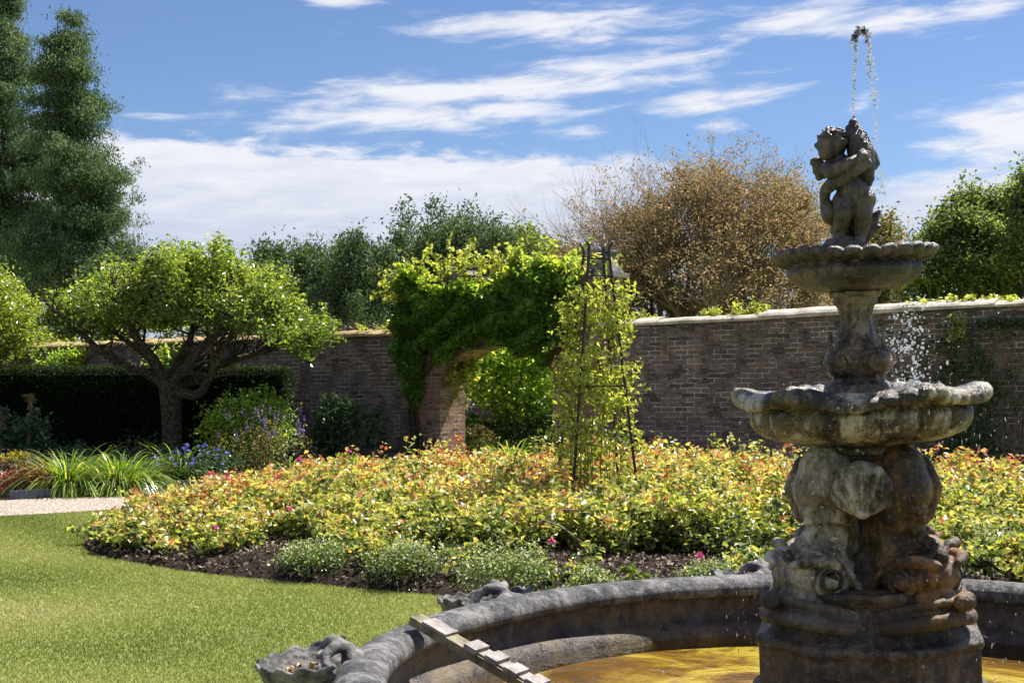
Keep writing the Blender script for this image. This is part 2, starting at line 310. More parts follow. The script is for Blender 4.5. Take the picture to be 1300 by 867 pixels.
class MB:
    """collects shapes, builds one mesh"""
    def __init__(s): s.v = []; s.f = []; s.n = 0
    def add(s, v, f):
        s.v.append(np.asarray(v, float)); s.f += [tuple(i + s.n for i in q) for q in f]; s.n += len(v); return s
    def box(s, c, d, rot=None, bev=0):
        x, y, z = [a / 2 for a in d]
        v = np.array([(sx * x, sy * y, sz * z) for sx in (-1, 1) for sy in (-1, 1) for sz in (-1, 1)], float)
        if rot is not None: v = v @ np.array(rot.to_matrix() if hasattr(rot, 'to_matrix') else rot).T
        return s.add(v + np.array(c), [(0, 1, 3, 2), (4, 6, 7, 5), (0, 4, 5, 1), (2, 3, 7, 6), (0, 2, 6, 4), (1, 5, 7, 3)])
    def tube(s, pts, rad, n=8, caps=True):
        pts = [Vector(p) for p in pts]
        if not hasattr(rad, '__len__'): rad = [rad] * len(pts)
        vs = []; up = None
        for i, p in enumerate(pts):
            d = (pts[min(i + 1, len(pts) - 1)] - pts[max(i - 1, 0)])
            if d.length < 1e-9: d = Vector((0, 0, 1))
            d.normalize()
            if up is None: up = d.orthogonal().normalized()
            a = (up - d * up.dot(d))
            a = a.normalized() if a.length > 1e-6 else d.orthogonal().normalized()
            up = a; b = d.cross(a)
            for k in range(n):
                th = 2 * math.pi * k / n
                vs.append(p + (a * math.cos(th) + b * math.sin(th)) * rad[i])
        fs = [(i * n + k, i * n + (k + 1) % n, (i + 1) * n + (k + 1) % n, (i + 1) * n + k) for i in range(len(pts) - 1) for k in range(n)]
        if caps: fs += [tuple(range(n - 1, -1, -1)), tuple((len(pts) - 1) * n + k for k in range(n))]
        return s.add([tuple(v) for v in vs], fs)
    def ball(s, c, r, seg=8, rings=6, rot=None):
        if not hasattr(r, '__len__'): r = (r, r, r)
        v = [(0, 0, 1)]
        for i in range(1, rings):
            ph = math.pi * i / rings
            v += [(math.sin(ph) * math.cos(2 * math.pi * k / seg), math.sin(ph) * math.sin(2 * math.pi * k / seg), math.cos(ph)) for k in range(seg)]
        v.append((0, 0, -1)); v = np.array(v) * np.array(r)
        if rot is not None: v = v @ np.array(rot.to_matrix()).T
        f = [(0, 1 + k, 1 + (k + 1) % seg) for k in range(seg)]
        for i in range(rings - 2):
            f += [(1 + i * seg + k, 1 + (i + 1) * seg + k, 1 + (i + 1) * seg + (k + 1) % seg, 1 + i * seg + (k + 1) % seg) for k in range(seg)]
        L = 1 + (rings - 2) * seg
        f += [(L + k, len(v) - 1, L + (k + 1) % seg) for k in range(seg)]
        return s.add(v + np.array(c), f)
    def caps(s, a, b, ra, rb, seg=14):
        """tapered capsule"""
        a = Vector(a); b = Vector(b); n = 5
        pts = []; rr = []; d = (b - a); L = d.length; d = d / L if L > 1e-9 else Vector((0, 0, 1))
        for i in range(n, -1, -1):
            th = math.pi / 2 * i / n; pts.append(a - d * ra * math.sin(th)); rr.append(max(ra * math.cos(th), .0005))
        for i in range(n + 1):
            th = math.pi / 2 * i / n; pts.append(b + d * rb * math.sin(th)); rr.append(max(rb * math.cos(th), .0005))
        return s.tube(pts, rr, seg)
    def chain(s, pts, rad, seg=14):
        for i in range(len(pts) - 1): s.caps(pts[i], pts[i + 1], rad[i], rad[i + 1], seg)
        return s
    def build(s, name, mat, parent=None, smooth=False, loc=None):
        me = bpy.data.meshes.new(name)
        v = np.concatenate(s.v) if s.v else np.zeros((0, 3))
        me.from_pydata(v.tolist(), [], s.f); me.update()
        if smooth: me.polygons.foreach_set('use_smooth', np.full(len(me.polygons), True))
        me.materials.append(mat)
        o = bpy.data.objects.new(name, me); C.objects.link(o)
        if parent: o.parent = parent
        if loc is not None: o.location = loc
        return o

def remesh(o, vox, smooth=4, disp=None):
    """fuse overlapping shapes into one continuous carved surface"""
    m = o.modifiers.new('r', 'REMESH'); m.mode = 'VOXEL'; m.voxel_size = vox; m.use_smooth_shade = True
    s = o.modifiers.new('s', 'SMOOTH'); s.iterations = smooth; s.factor = .5
    dg = bpy.context.evaluated_depsgraph_get(); dg.update()
    me = bpy.data.meshes.new_from_object(o.evaluated_get(dg))
    o.modifiers.clear(); mats = list(o.data.materials); old = o.data; o.data = me; bpy.data.meshes.remove(old)
    me.name = o.name
    if disp:
        n = len(me.vertices); co = np.empty(n * 3); me.vertices.foreach_get('co', co); co = co.reshape(-1, 3)
        nn = np.empty(n * 3); me.vertices.foreach_get('normal', nn); nn = nn.reshape(-1, 3)
        am, sc = disp
        h = np.array([mnoise.fractal(Vector(c * sc), 1.0, 2.0, 3) for c in co])
        co += nn * (h * am)[:, None]; me.vertices.foreach_set('co', co.ravel()); me.update()
    me.polygons.foreach_set('use_smooth', np.full(len(me.polygons), True))
    return o

def tag(o, label=None, cat=None, group=None, kind=None):
    if label: o['label'] = label
    if cat: o['category'] = cat
    if group: o['group'] = group
    if kind: o['kind'] = kind
    return o
def empty(name, loc=(0, 0, 0), rz=0):
    o = bpy.data.objects.new(name, None); C.objects.link(o); o.location = loc; o.rotation_euler = (0, 0, rz); o.empty_display_size = .1
    return o

# ---- leaves
def unit(a): return a / np.maximum(np.linalg.norm(a, axis=1, keepdims=True), 1e-9)
def leafgeo(P, size, up=.6, width=.55, fold=.12, val=None, tipdir=None, rg=rng):
    N = len(P); P = np.asarray(P, float)
    sz = (np.asarray(size) * np.ones(N) * rg.uniform(.6, 1.3, N))[:, None]
    n = unit(rg.normal(size=(N, 3)) + np.array([0, 0, up * 1.6]))
    q = rg.normal(size=(N, 3)) if tipdir is None else rg.normal(size=(N, 3)) * .5 + tipdir
    t_ = unit(q - n * (q * n).sum(1, keepdims=True)); b = np.cross(n, t_)
    V = np.empty((N, 4, 3))
    V[:, 0] = P - t_ * sz * .5; V[:, 2] = P + t_ * sz * .5 - n * sz * .08
    V[:, 1] = P + b * sz * width * .5 + n * sz * fold - t_ * sz * .06; V[:, 3] = P - b * sz * width * .5 + n * sz * fold - t_ * sz * .06
    i = np.arange(N)[:, None] * 4
    Fc = np.concatenate([i + np.array([[0, 1, 2]]), i + np.array([[0, 2, 3]])], 1).reshape(-1, 3)
    if val is None: val = rg.uniform(0, 1, N)
    col = np.ones((N, 4, 4)); col[:, :, 0] = np.clip(val, 0, 1)[:, None]; col[:, :, 1] = rg.uniform(0, 1, N)[:, None]
    return V.reshape(-1, 3), Fc, col.reshape(-1, 4)
def leaves(name, P, size, mat, parent=None, **k):
    V, Fc, c = leafgeo(P, size, **k)
    return mesh_np(name, V, Fc, mat, parent, c)

def ellip(N, c, r, shell=.5, rg=rng, low=None):
    """points in an ellipsoid, weighted to its outside"""
    d = unit(rg.normal(size=(N, 3)))
    if low is not None: d[:, 2] = np.where(d[:, 2] < low, -d[:, 2] * .6, d[:, 2])
    rad = rg.uniform(shell ** 2, 1, N) ** .5
    return np.asarray(c) + d * rad[:, None] * np.asarray(r)
def clumped(blobs, nclump, per, spread, shell=.45, rg=rng, flat=1.0, low=None, big=0, bigr=.3, bflat=1.0):
    """clumps over several ellipsoids: gives uneven outline, gaps, light and dark lumps. returns points, clump id"""
    vol = np.array([np.prod(b[1]) ** .67 for b in blobs]); vol /= vol.sum()
    pts = []; ids = []; k = 0
    for (c, r), w_ in zip(blobs, vol):
        n = max(1, int(nclump * w_))
        if big:
            nb = max(9, int(big * w_)); bc = ellip(nb, c, np.asarray(r) * .95, shell, rg, low); rb = float(np.min(r)) * bigr
            cc = bc[rg.integers(0, nb, n)] + rg.normal(size=(n, 3)) * rb * np.array([1, 1, bflat]) * .6
        else: cc = ellip(n, c, r, shell, rg, low)
        q = np.repeat(cc, per, 0) + rg.normal(size=(n * per, 3)) * np.array([spread, spread, spread * flat]) * rg.uniform(.6, 1.3, (n, 1)).repeat(per, 0)
        pts.append(q); ids.append(np.repeat(np.arange(k, k + n), per)); k += n
    return np.concatenate(pts), np.concatenate(ids), k

def branches(mb, p, d, L, r, lvl, maxl, kids, spread, tips, up=.15, sides=5, bend=.25, rnd=random):
    """recursive limbs; tips collects end points"""
    p = Vector(p); d = Vector(d).normalized(); pts = [p.copy()]; rr = [r]; n = 4 if lvl < maxl else 3
    for i in range(n):
        d = (d + Vector((rnd.gauss(0, bend), rnd.gauss(0, bend), rnd.gauss(0, bend) + up))).normalized() if i else d
        p = p + d * (L / n); pts.append(p.copy()); rr.append(r * (1 - .5 * (i + 1) / n))
    mb.tube(pts, rr, sides if lvl < 2 else 3, caps=False)
    tips.append((tuple(p), lvl))
    if lvl >= maxl: return
    for k in range(kids[lvl]):
        i = rnd.randint(max(1, n - 2), n); q = pts[i]
        a = Vector((rnd.gauss(0, 1), rnd.gauss(0, 1), rnd.gauss(0, 1))); a = (a - d * a.dot(d)).normalized()
        nd = (d + a * spread * rnd.uniform(.6, 1.2)).normalized()
        branches(mb, q, nd, L * rnd.uniform(.6, .85), rr[i] * .7, lvl + 1, maxl, kids, spread, tips, up, sides, bend, rnd)

# ------------------------------------------------------------------ setting: ground, path, soil
def sheet(name, poly, z, mat, kind='structure'):
    me = bpy.data.meshes.new(name); me.from_pydata([(x, y, z) for x, y in poly], [], [tuple(range(len(poly)))]); me.update()
    me.materials.append(mat); o = bpy.data.objects.new(name, me); C.objects.link(o); tag(o, kind=kind); return o
def smoothpoly(pts, n=8, closed=True):
    P = [np.array(p, float) for p in pts]; out = []; N = len(P)
    for i in range(N if closed else N - 1):
        p0, p1, p2, p3 = (P[(i + j - 1) % N] if closed else P[min(max(i + j - 1, 0), N - 1)] for j in range(4))
        for k in range(n):
            s = k / n
            out.append(.5 * ((2 * p1) + (-p0 + p2) * s + (2 * p0 - 5 * p1 + 4 * p2 - p3) * s * s + (-p0 + 3 * p1 - 3 * p2 + p3) * s ** 3))
    if not closed: out.append(P[-1])
    return [tuple(q) for q in out]

# pool outline
FC = np.array([1.43, 5.4])
TH = [-163, 177, 157, 144, 132, 121, 112, 95, 91, 62, 53, 20, -20, -60, -90, -120]
RR = [2.10, 2.01, 1.93, 1.90, 1.90, 1.94, 1.93, 1.97, 1.99, 2.08, 2.11, 2.12, 2.1, 2.05, 2.0, 2.05]
_o = np.argsort([t % 360 for t in TH]); _t = np.array([TH[i] % 360 for i in _o], float); _r = np.array([RR[i] for i in _o])
def prad(th):
    d = np.degrees(th) % 360
    k = np.linspace(-12, 12, 9)
    return np.mean([np.interp((d + q) % 360, _t, _r, period=360) for q in k], axis=0)
NP_ = 180
pth = np.linspace(0, 2 * np.pi, NP_, endpoint=False); pr = prad(pth)

# ground sheet with a hole for the pool, out to the horizon
ring = lambda off: [(FC[0] + (r + off) * math.cos(a), FC[1] + (r + off) * math.sin(a)) for a, r in zip(pth, pr)]
inner = ring(-.02); outer = [(FC[0] + 900 * math.cos(a), FC[1] + 900 * math.sin(a)) for a in pth]
mid = [(FC[0] + 40 * math.cos(a), FC[1] + 40 * math.sin(a)) for a in pth]
V = [(x, y, 0) for x, y in inner] + [(x, y, 0) for x, y in mid] + [(x, y, 0) for x, y in outer]
Fq = []
for k in range(NP_):
    j = (k + 1) % NP_
    Fq += [(k, j, NP_ + j), (k, NP_ + j, NP_ + k), (NP_ + k, NP_ + j, 2 * NP_ + j), (NP_ + k, 2 * NP_ + j, 2 * NP_ + k)]
g_ = mesh_np('lawn', V, [q[::-1] for q in Fq], M['lawn']); tag(g_, kind='structure')
g_.data.flip_normals() if g_.data.polygons[0].normal.z < 0 else None

path_f = smoothpoly([(-14, 11.5), (-9, 14.0), (-5.96, 15.55), (-5.0, 16.2), (-3.4, 17.4), (-1, 18.6), (1.5, 18.9), (4.5, 17.8), (8, 15.2)], 6, False)
path_b = smoothpoly([(-14, 13.6), (-9.5, 16.2), (-6.6, 17.55), (-5.6, 18.5), (-4.3, 19.6), (-1.5, 20.7), (1.6, 20.8), (5, 19.2), (9, 16.6)], 6, False)
sheet('gravel_path', path_f + path_b[::-1], .004, M['gravel'])

# main soil bed (mounded) ---------------------------------------------------
bed = smoothpoly([(-4.15, 13.05), (-3.75, 12.2), (-2.7, 11.2), (-1.6, 10.55), (-.45, 9.95), (.8, 9.6), (2.2, 9.5), (3.6, 9.7), (5.4, 10.3), (7.2, 11.4), (8.2, 13.2),
                  (7.6, 15.0), (5.8, 16.6), (3.8, 17.5), (1.5, 18.2), (-.8, 18.0), (-2.6, 16.9), (-3.7, 15.5), (-4.15, 14.2)], 8)
bedA = np.array(bed)
def inpoly(x, y, P=bedA):
    x = np.asarray(x); y = np.asarray(y); c = np.zeros(x.shape, bool)
    x1, y1 = P[:, 0], P[:, 1]; x2, y2 = np.roll(x1, -1), np.roll(y1, -1)
    for a, b, c_, d in zip(x1, y1, x2, y2):
        if b == d: continue
        c ^= ((b > y) != (d > y)) & (x < (c_ - a) * (y - b) / (d - b) + a)
    return c
def bdist(x, y, P=bedA):
    x = np.asarray(x, float); y = np.asarray(y, float); best = np.full(x.shape, 1e9)
    for i in range(0, len(P)):
        best = np.minimum(best, np.hypot(x - P[i, 0], y - P[i, 1]))
    return best
gx = np.arange(-4.5, 8.6, .045); gy = np.arange(9.2, 18.5, .045)
X, Y = np.meshgrid(gx, gy, indexing='ij')
ins = inpoly(X, Y); D = bdist(X, Y); Z = np.where(ins, np.minimum(D * .35, .12), -.02)
def vnoise(X, Y, s, seed=0):
    f = np.zeros(X.size); xs = X.ravel() * s; ys = Y.ravel() * s
    for i in range(X.size): f[i] = mnoise.fractal(Vector((xs[i], ys[i], seed)), .9, 2.1, 4)
    return f.reshape(X.shape)
Zn = vnoise(X, Y, 6.0, 3)
Z = Z + np.where(ins, Zn * .045 * np.clip(D * 4, .15, 1) + .006, 0)
nx, ny = X.shape
idx = np.arange(nx * ny).reshape(nx, ny)
keep = ins[:-1, :-1] | ins[1:, :-1] | ins[:-1, 1:] | ins[1:, 1:]
q = np.stack([idx[:-1, :-1], idx[1:, :-1], idx[1:, 1:], idx[:-1, 1:]], -1)[keep]
used = np.unique(q); rem = np.zeros(nx * ny, int); rem[used] = np.arange(len(used))
soil = mesh_np('bed_soil', np.stack([X.ravel(), Y.ravel(), Z.ravel()], 1)[used], rem[q], M['soil'], smooth=True)
tag(soil, kind='structure')
# clods and old leaves lying on the front of the bed
N = 9000
x = rng.uniform(-4.3, 7.5, N * 4); y = rng.uniform(9.4, 13.5, N * 4)
k = inpoly(x, y) & (bdist(x, y) < 1.5); x, y = x[k][:N], y[k][:N]
lt = leaves('leaf_litter', np.stack([x, y, .02 + np.minimum(bdist(x, y) * .35, .12) + rng.uniform(0, .03, len(x))], 1), .045, M['litter'], up=.8, width=.7, fold=.2)
tag(lt, 'dry brown mulch and leaf litter along the front of the rose bed', 'leaf litter', kind='stuff')

# border soil on the left and along the wall
border = [(-14, 13.62), (-9.5, 16.22)] + path_b[6:] + [(9, 17.9), (-.3, 23.0), (-14, 30)]
border = [(x, y + .02) for x, y in border]
sheet('border_soil', border, .006, M['soil'])

# lawn grass blades
def lawnblades():
    N = 620000
    x = rng.uniform(-6.4, 1.2, N); y = 5.6 + (16.4 - 5.6) * rng.uniform(0, 1, N) ** 1.25
    k = (x > -.42 * y) & ~inpoly(x, y)
    k &= ~((np.hypot(x - FC[0], y - FC[1]) < prad(np.arctan2(y - FC[1], x - FC[0])) + .04))
    pf = np.array(path_f); k &= y < np.interp(x, pf[:, 0], pf[:, 1])
    k &= (y > 6.6) | (x < .2)
    x, y = x[k], y[k]
    lo = vnoise(np.array([[0.]]), np.array([[0.]]), 1)
    N = len(x); h = rng.uniform(.007, .022, N)
    a = rng.uniform(0, 2 * np.pi, N); wd = rng.uniform(.0016, .0034, N) * (1 + y / 16)
    ln = rng.uniform(0, .8, N) * h; a2 = rng.uniform(0, 2 * np.pi, N)
    V = np.empty((N, 3, 3)); V[:, 0] = np.stack([x - wd * np.cos(a), y - wd * np.sin(a), np.zeros(N)], 1)
    V[:, 1] = np.stack([x + wd * np.cos(a), y + wd * np.sin(a), np.zeros(N)], 1)
    V[:, 2] = np.stack([x + ln * np.cos(a2), y + ln * np.sin(a2), h], 1)
    patch = .5 + .22 * np.sin(x * 1.7 + 2 * np.sin(y * .9)) + .2 * np.sin(y * 2.3 + x * .6 + 1.5 * np.sin(x * 1.3))
    band = .09 * np.sign(np.sin((x * .35 + y) * 2.6)); val = np.clip(patch * 1.1 + band + rng.normal(-.08, .2, N), 0, 1)
    col = np.ones((N, 3, 4)); col[:, :, 0] = val[:, None]; col[:, :, 1] = rng.uniform(0, 1, N)[:, None]
    o = mesh_np('lawn_grass', V.reshape(-1, 3), np.arange(N * 3).reshape(-1, 3), M['grass'], None, col.reshape(-1, 4))
    tag(o, 'short mown grass of the lawn in front of the rose bed', 'grass', kind='stuff')
lawnblades()
# a few fallen leaves on the lawn
for i, (px, py, lb) in enumerate([(250, 776, 'small orange fallen leaf on the lawn below the rose bed'), (345, 806, 'yellow fallen leaf on the lawn beside the shell basin'),
                     (30, 788, 'brown fallen leaf on the lawn near the left edge of the picture')]):
    Yy = EYE * F / (py - 475); o = leaves('fallen_leaf', np.array([[PX(px, Yy), Yy, .03]]), .05, M['lawnlit'], up=3.0, width=.7)
    tag(o, lb, 'fallen leaf')

# ------------------------------------------------------------------ garden wall
PW0 = np.array([0, 22.83]); ang = math.atan(-.61); WD = np.array([math.cos(ang), math.sin(ang)]); WN = np.array([-WD[1], WD[0]])  # WN points away from the camera
def wpt(s, t=0): return PW0 + WD * s + WN * t          # t = behind the front face
def s_of(px):
    k = (px - 650) / F; X = k * 22.83 / (1 + .61 * k); return X / WD[0]
def ztop(s):
    X = s * WD[0]; return float(np.interp(X, [-30, -11.4, -2.74, 1.8, 7.07, 14], [2.05, 2.26, 2.42, 2.50, 2.68, 2.85]))
def wallobj(name, s0, s1, label, copmat, step, lich):
    root = empty(name, (PW0[0], PW0[1], 0), ang); tag(root, label, 'wall')
    n = int((s1 - s0) / .5) + 2; ss = np.linspace(s0, s1, n); th = .42
    v = []; f = []
    for s in ss:
        zt = ztop(s) - .09; v += [(s, 0, 0), (s, 0, zt), (s, th, zt), (s, th, 0)]
    for i in range(n - 1):
        a = i * 4; b = a + 4
        f += [(a, b, b + 1, a + 1), (a + 1, b + 1, b + 2, a + 2), (a + 2, b + 2, b + 3, a + 3)]
    f += [(0, 1, 2, 3), ((n - 1) * 4 + 3, (n - 1) * 4 + 2, (n - 1) * 4 + 1, (n - 1) * 4)]
    MB().add(v, f).build('brickwork', M['brick'], root)
    c = MB(); s = s0
    rd = random.Random(int(s0 * 10) + 5)
    while s < s1 - .02:
        L = min(rd.uniform(.6, 1.2) * step, s1 - s); z0 = ztop(s) - .087 + rd.uniform(-.004, .01); z1 = ztop(s + L) - .087 + rd.uniform(-.004, .01)
        h = rd.uniform(.065, .1); y0 = -rd.uniform(.04, .085); y1 = th + .06; rise = rd.uniform(.03, .07)
        m_ = 7; vv = []; 
        for j in range(m_):
            u = j / (m_ - 1); ssx = s + .004 + u * (L - .008); zz = z0 + (z1 - z0) * u
            e = rd.uniform(-.012, .012); e2 = rd.uniform(-.008, .008)
            vv += [(ssx, y0 + e, zz), (ssx, y0 + e - .005, zz + h * .55 + e2), (ssx, y0 + .05 + e, zz + h + e2), (ssx, th * .5, zz + h + rise + e2), (ssx, y1, zz + h * .8), (ssx, y1, zz)]
        ff = []
        for j in range(m_ - 1):
            for kk in range(6): ff.append((j * 6 + kk, (j + 1) * 6 + kk, (j + 1) * 6 + (kk + 1) % 6, j * 6 + (kk + 1) % 6))
        ff += [(5, 4, 3, 2, 1, 0), tuple((m_ - 1) * 6 + kk for kk in range(6))]
        c.add(vv, ff); s += L
    c.build('coping', copmat, root)
    return root
gs0, gs1 = s_of(522), s_of(762)
wallobj('brick_wall', -32, gs0, 'long dark brick garden wall with orange-lichened coping, running left from the vine-covered gateway', M['coping_lichen'], .8, True)
wallobj('brick_wall', gs1, 17, 'dark brick garden wall with pale stone coping, running right from the gateway behind the fountain', M['coping'], 1.5, False)

# gateway -------------------------------------------------------------------
gate = empty('brick_gateway', (PW0[0], PW0[1], 0), ang); tag(gate, 'red brick arched gateway through the wall, smothered in a leafy vine', 'gateway')
o0, o1 = s_of(562), s_of(706); ztopg = 3.28; th0, th1 = -.09, .72
MB().box(((gs0 + o0) / 2, (th0 + th1) / 2, ztopg / 2), (o0 - gs0, th1 - th0, ztopg)).build('pier', M['brick_red'], gate)
MB().box(((gs1 + o1) / 2, (th0 + th1) / 2, ztopg / 2), (gs1 - o1, th1 - th0, ztopg)).build('pier', M['brick_red'], gate)
na = 24; av = []; af = []
cx = (o0 + o1) / 2; hw = (o1 - o0) / 2; zs = 1.66; rise = .5; Rr = (hw * hw + rise * rise) / (2 * rise)
for i in range(na + 1):
    u = -hw + 2 * hw * i / na; z = zs + math.sqrt(max(Rr * Rr - u * u, 0)) - (Rr - rise)
    av += [(cx + u, th0 + .002, z), (cx + u, th0 + .002, ztopg - .002), (cx + u, th1 - .002, ztopg - .002), (cx + u, th1 - .002, z)]
for i in range(na):
    a = i * 4; b = a + 4
    af += [(a, b, b + 1, a + 1), (a + 1, b + 1, b + 2, a + 2), (a + 2, b + 2, b + 3, a + 3), (a + 3, b + 3, b, a)]
MB().add(av, af).build('arch', M['brick_red'], gate)
for ps, zt, hh in ((s_of(577), 3.3, .16), (s_of(757), 3.25, .34)):
    capm = MB().box((ps, .3, zt + .04), (.62, .62, .08))
    b = .24; h0 = zt + .08
    capm.add([(ps - b, .3 - b, h0), (ps + b, .3 - b, h0), (ps + b, .3 + b, h0), (ps - b, .3 + b, h0), (ps - .09, .21, h0 + hh), (ps + .09, .21, h0 + hh), (ps + .09, .39, h0 + hh), (ps - .09, .39, h0 + hh)],
             [(3, 2, 1, 0), (0, 1, 5, 4), (1, 2, 6, 5), (2, 3, 7, 6), (3, 0, 4, 7), (4, 5, 6, 7)])
    capm.box((ps, .3, h0 + hh + .02), (.34, .34, .04)); capm.build('pier_cap', M['stone_grey'], gate)

# vine over the gateway -------------------------------------------------------
vine = empty('gateway_vine', (PW0[0], PW0[1], 0), ang); tag(vine, 'thick green vine with lime new shoots covering the brick gateway', 'climber')
def arch_z(s):
    u = np.clip(s - cx, -hw, hw); return zs + np.sqrt(Rr * Rr - u * u) - (Rr - rise)
N = 44000
s_ = rng.uniform(gs0 - .12, gs1 - .25, N); z_ = rng.uniform(1.0, 3.75, N)
top = 3.38 + .17 * np.sin(s_ * 2.1 + .5) + .1 * np.sin(s_ * 5.3) + .14 * (s_ > .6)
bot = np.where((s_ > o0) & (s_ < o1), arch_z(s_) + .08 * np.sin(s_ * 13 + 1) + .03 - .08 * (s_ > cx + .3), 1.35 + .35 * np.sin(s_ * 11) + .5 * (s_ > o0 - .28))
bot = np.where(s_ > o1 - .15, 1.9 + .2 * np.sin(s_ * 7), bot)
k = (z_ > bot) & (z_ < top) ; s_, z_, top = s_[k], z_[k], top[k]; N = len(s_)
lump = .5 + .5 * np.sin(s_ * 6 + 2 * np.sin(z_ * 4)) * np.sin(z_ * 7 + 1.5 * np.sin(s_ * 3))
y_ = th0 - .03 - (.05 + .42 * lump) * rng.uniform(0, 1, N) ** .5 - .1 * np.clip((z_ - 2.6), 0, 1)
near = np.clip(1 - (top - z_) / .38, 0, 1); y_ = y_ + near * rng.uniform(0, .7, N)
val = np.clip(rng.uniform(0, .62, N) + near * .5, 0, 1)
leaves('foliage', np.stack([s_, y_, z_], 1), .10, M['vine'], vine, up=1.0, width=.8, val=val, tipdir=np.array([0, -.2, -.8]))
# loose shoots over the top and left
sh = []; mbs = MB()
def shoot(base, d, L, n=12, mb=None, droop=.06, jit=.1, rnd=random):
    p = Vector(base); d = Vector(d).normalized(); pts = [p.copy()]; out_ = []
    for i in range(n):
        d = (d + Vector((rnd.gauss(0, jit), rnd.gauss(0, jit), rnd.gauss(0, jit) - droop))).normalized()
        p = p + d * (L / n); pts.append(p.copy())
        for _ in range(3): out_.append(tuple(p + Vector((rnd.gauss(0, .035), rnd.gauss(0, .035), rnd.gauss(0, .03)))))
    if mb is not None: mb.tube(pts, [.006 * (1 - .7 * i / n) for i in range(n + 1)], 3, False)
    return out_
for i in range(70):
    s0 = random.uniform(gs0, gs1 - .3); b = (s0, random.uniform(-.3, .4), random.uniform(3.15, 3.5))
    sh += shoot(b, (random.gauss(0, .5), random.gauss(-.1, .5), random.uniform(.4, 1.2)), random.uniform(.25, .62), 8, mbs)
for i in range(16):
    sh += shoot((gs0 + .1, -.2, random.uniform(2.9, 3.4)), (-1, random.gauss(-.1, .3), random.uniform(0, .6)), random.uniform(.3, .7), 8, mbs)
for i in range(18):
    sh += shoot((random.uniform(o0 - .05, o0 + .3), random.uniform(.1, .6), random.uniform(1.9, 2.1)), (random.gauss(.1, .2), random.gauss(0, .2), -1), random.uniform(.3, .95), 9, mbs)
leaves('new_shoots', np.array(sh), .10, M['lime'], vine, up=.7, width=.8)
for a in (-.05, .03, .10):
    mbs.tube([(gs0 + .12 + a, -.16, 0), (gs0 + .18 + a * 1.5, -.15, .5), (gs0 + .12 + a, -.17, 1.0), (gs0 + .22 - a, -.16, 1.6), (gs0 + .3 + a * 4, -.16, 2.3)], [.05, .035, .03, .03, .02], 7)
mbs.tube([(gs0 + .3, -.17, 1.55), (o0 - .1, -.2, 1.85), (o0 + .3, -.22, 2.06), (cx + .1, -.22, 2.15), (o1 - .2, -.2, 2.1)], [.05, .05, .045, .035, .02], 7)
mbs.build('stem', M['bark'], vine, True)

# ------------------------------------------------------------------ fountain pool
pool = empty('fountain_pool', (FC[0], FC[1], 0)); tag(pool, 'low round stone fountain pool with rounded grey rim', 'pool')
def sweep(name, prof, mat, parent, nseg=NP_):
    v = []; f = []; m_ = len(prof)
    for a, r in zip(pth, pr):
        for (dr, z) in prof: v.append(((r + dr) * math.cos(a), (r + dr) * math.sin(a), z))
    for i in range(nseg):
        j = (i + 1) % nseg
        for k in range(m_ - 1): f.append((i * m_ + k, j * m_ + k, j * m_ + k + 1, i * m_ + k + 1))
    return MB().add(v, f).build(name, mat, parent, True)
RIMZ = .55; WZ = .25
sweep('outer_wall', [(.03, -.05), (.03, .36)], M['st_rim'], pool)
sweep('rim', [(.03, .36), (.07, .38), (.09, .43), (.08, .49), (.045, .53), (0, .549), (-.05, .552), (-.09, .54), (-.125, .51), (-.132, .487), (-.13, .462), (-.115, .45), (-.085, .445)], M['st_rim'], pool)
sweep('inner_wall', [(-.085, .445), (-.09, .42), (-.085, .36), (-.10, .33), (-.13, .32), (-.155, .30), (-.17, .27), (-.185, .22), (-.20, .12), (-.21, .02)], M['st_inner'], pool)
sh_ = [(0, 0)] + [((r - .19) * math.cos(a), (r - .19) * math.sin(a)) for a, r in zip(pth, pr)]
MB().add([(x, y, .20) for x, y in sh_], [(0, 1 + i, 1 + (i + 1) % NP_) for i in range(NP_)]).build('pool_floor', M['st_floor'], pool)
wv = [(FC[0] + (r - .17) * math.cos(a), FC[1] + (r - .17) * math.sin(a)) for a, r in zip(pth, pr)]
wo_ = sheet('water', wv, WZ, M['water']); 

# shell basins on the rim
def shell_basin(th, lab):
    """a scallop shell cup projecting outwards from the rim, with a curled hinge"""
    b = MB(); n = 72; m_ = 12; v = []; f = []
    for i in range(n + 1):
        a = math.pi * (i / n) - math.pi / 2            # fan outward
        rib = .5 + .5 * math.cos(i * math.pi * 2 / 8)
        for j in range(m_ + 1):
            u = j / m_
            rr = .05 + .27 * u ** .9 * (1 + .04 * rib * u)
            z = .34 - .05 * math.cos(a) * u + .19 * u ** 2.2 + .022 * rib * u
            v.append((rr * math.cos(a) * 1.15, rr * math.sin(a), z))
    for i_, (x, y, z) in enumerate(v):
        u = (i_ % (m_ + 1)) / m_; b.ball((x, y, z - .02 * (1 - u)), .030 - .014 * u, 6, 5)
    b.ball((.03, 0, .36), (.12, .12, .09), 16, 10); b.chain([(.0, 0, .30), (-.08, 0, .1)], [.10, .07], 12)
    # hinge knot: curled scroll where it meets the rim
    for y0 in (-1, 1):
        b.chain([(-.02, y0 * .02, .575), (.02, y0 * .075, .585), (.055, y0 * .11, .555), (.05, y0 * .14, .52)], [.028, .03, .026, .02], 10)
        b.chain([(.07, y0 * .03, .55), (.09, y0 * .07, .55)], [.024, .018], 10)
    b.chain([(-.06, 0, .56), (.03, 0, .60), (.07, 0, .575)], [.028, .034, .026], 10)
    b.chain([(-.10, -.10, .50), (-.07, 0, .515), (-.10, .10, .50)], [.045, .06, .045], 12)
    o = b.build('shell_basin', M['stone_grey'], pool, True)
    remesh(o, .009, 2, (.006, 18))
    return o
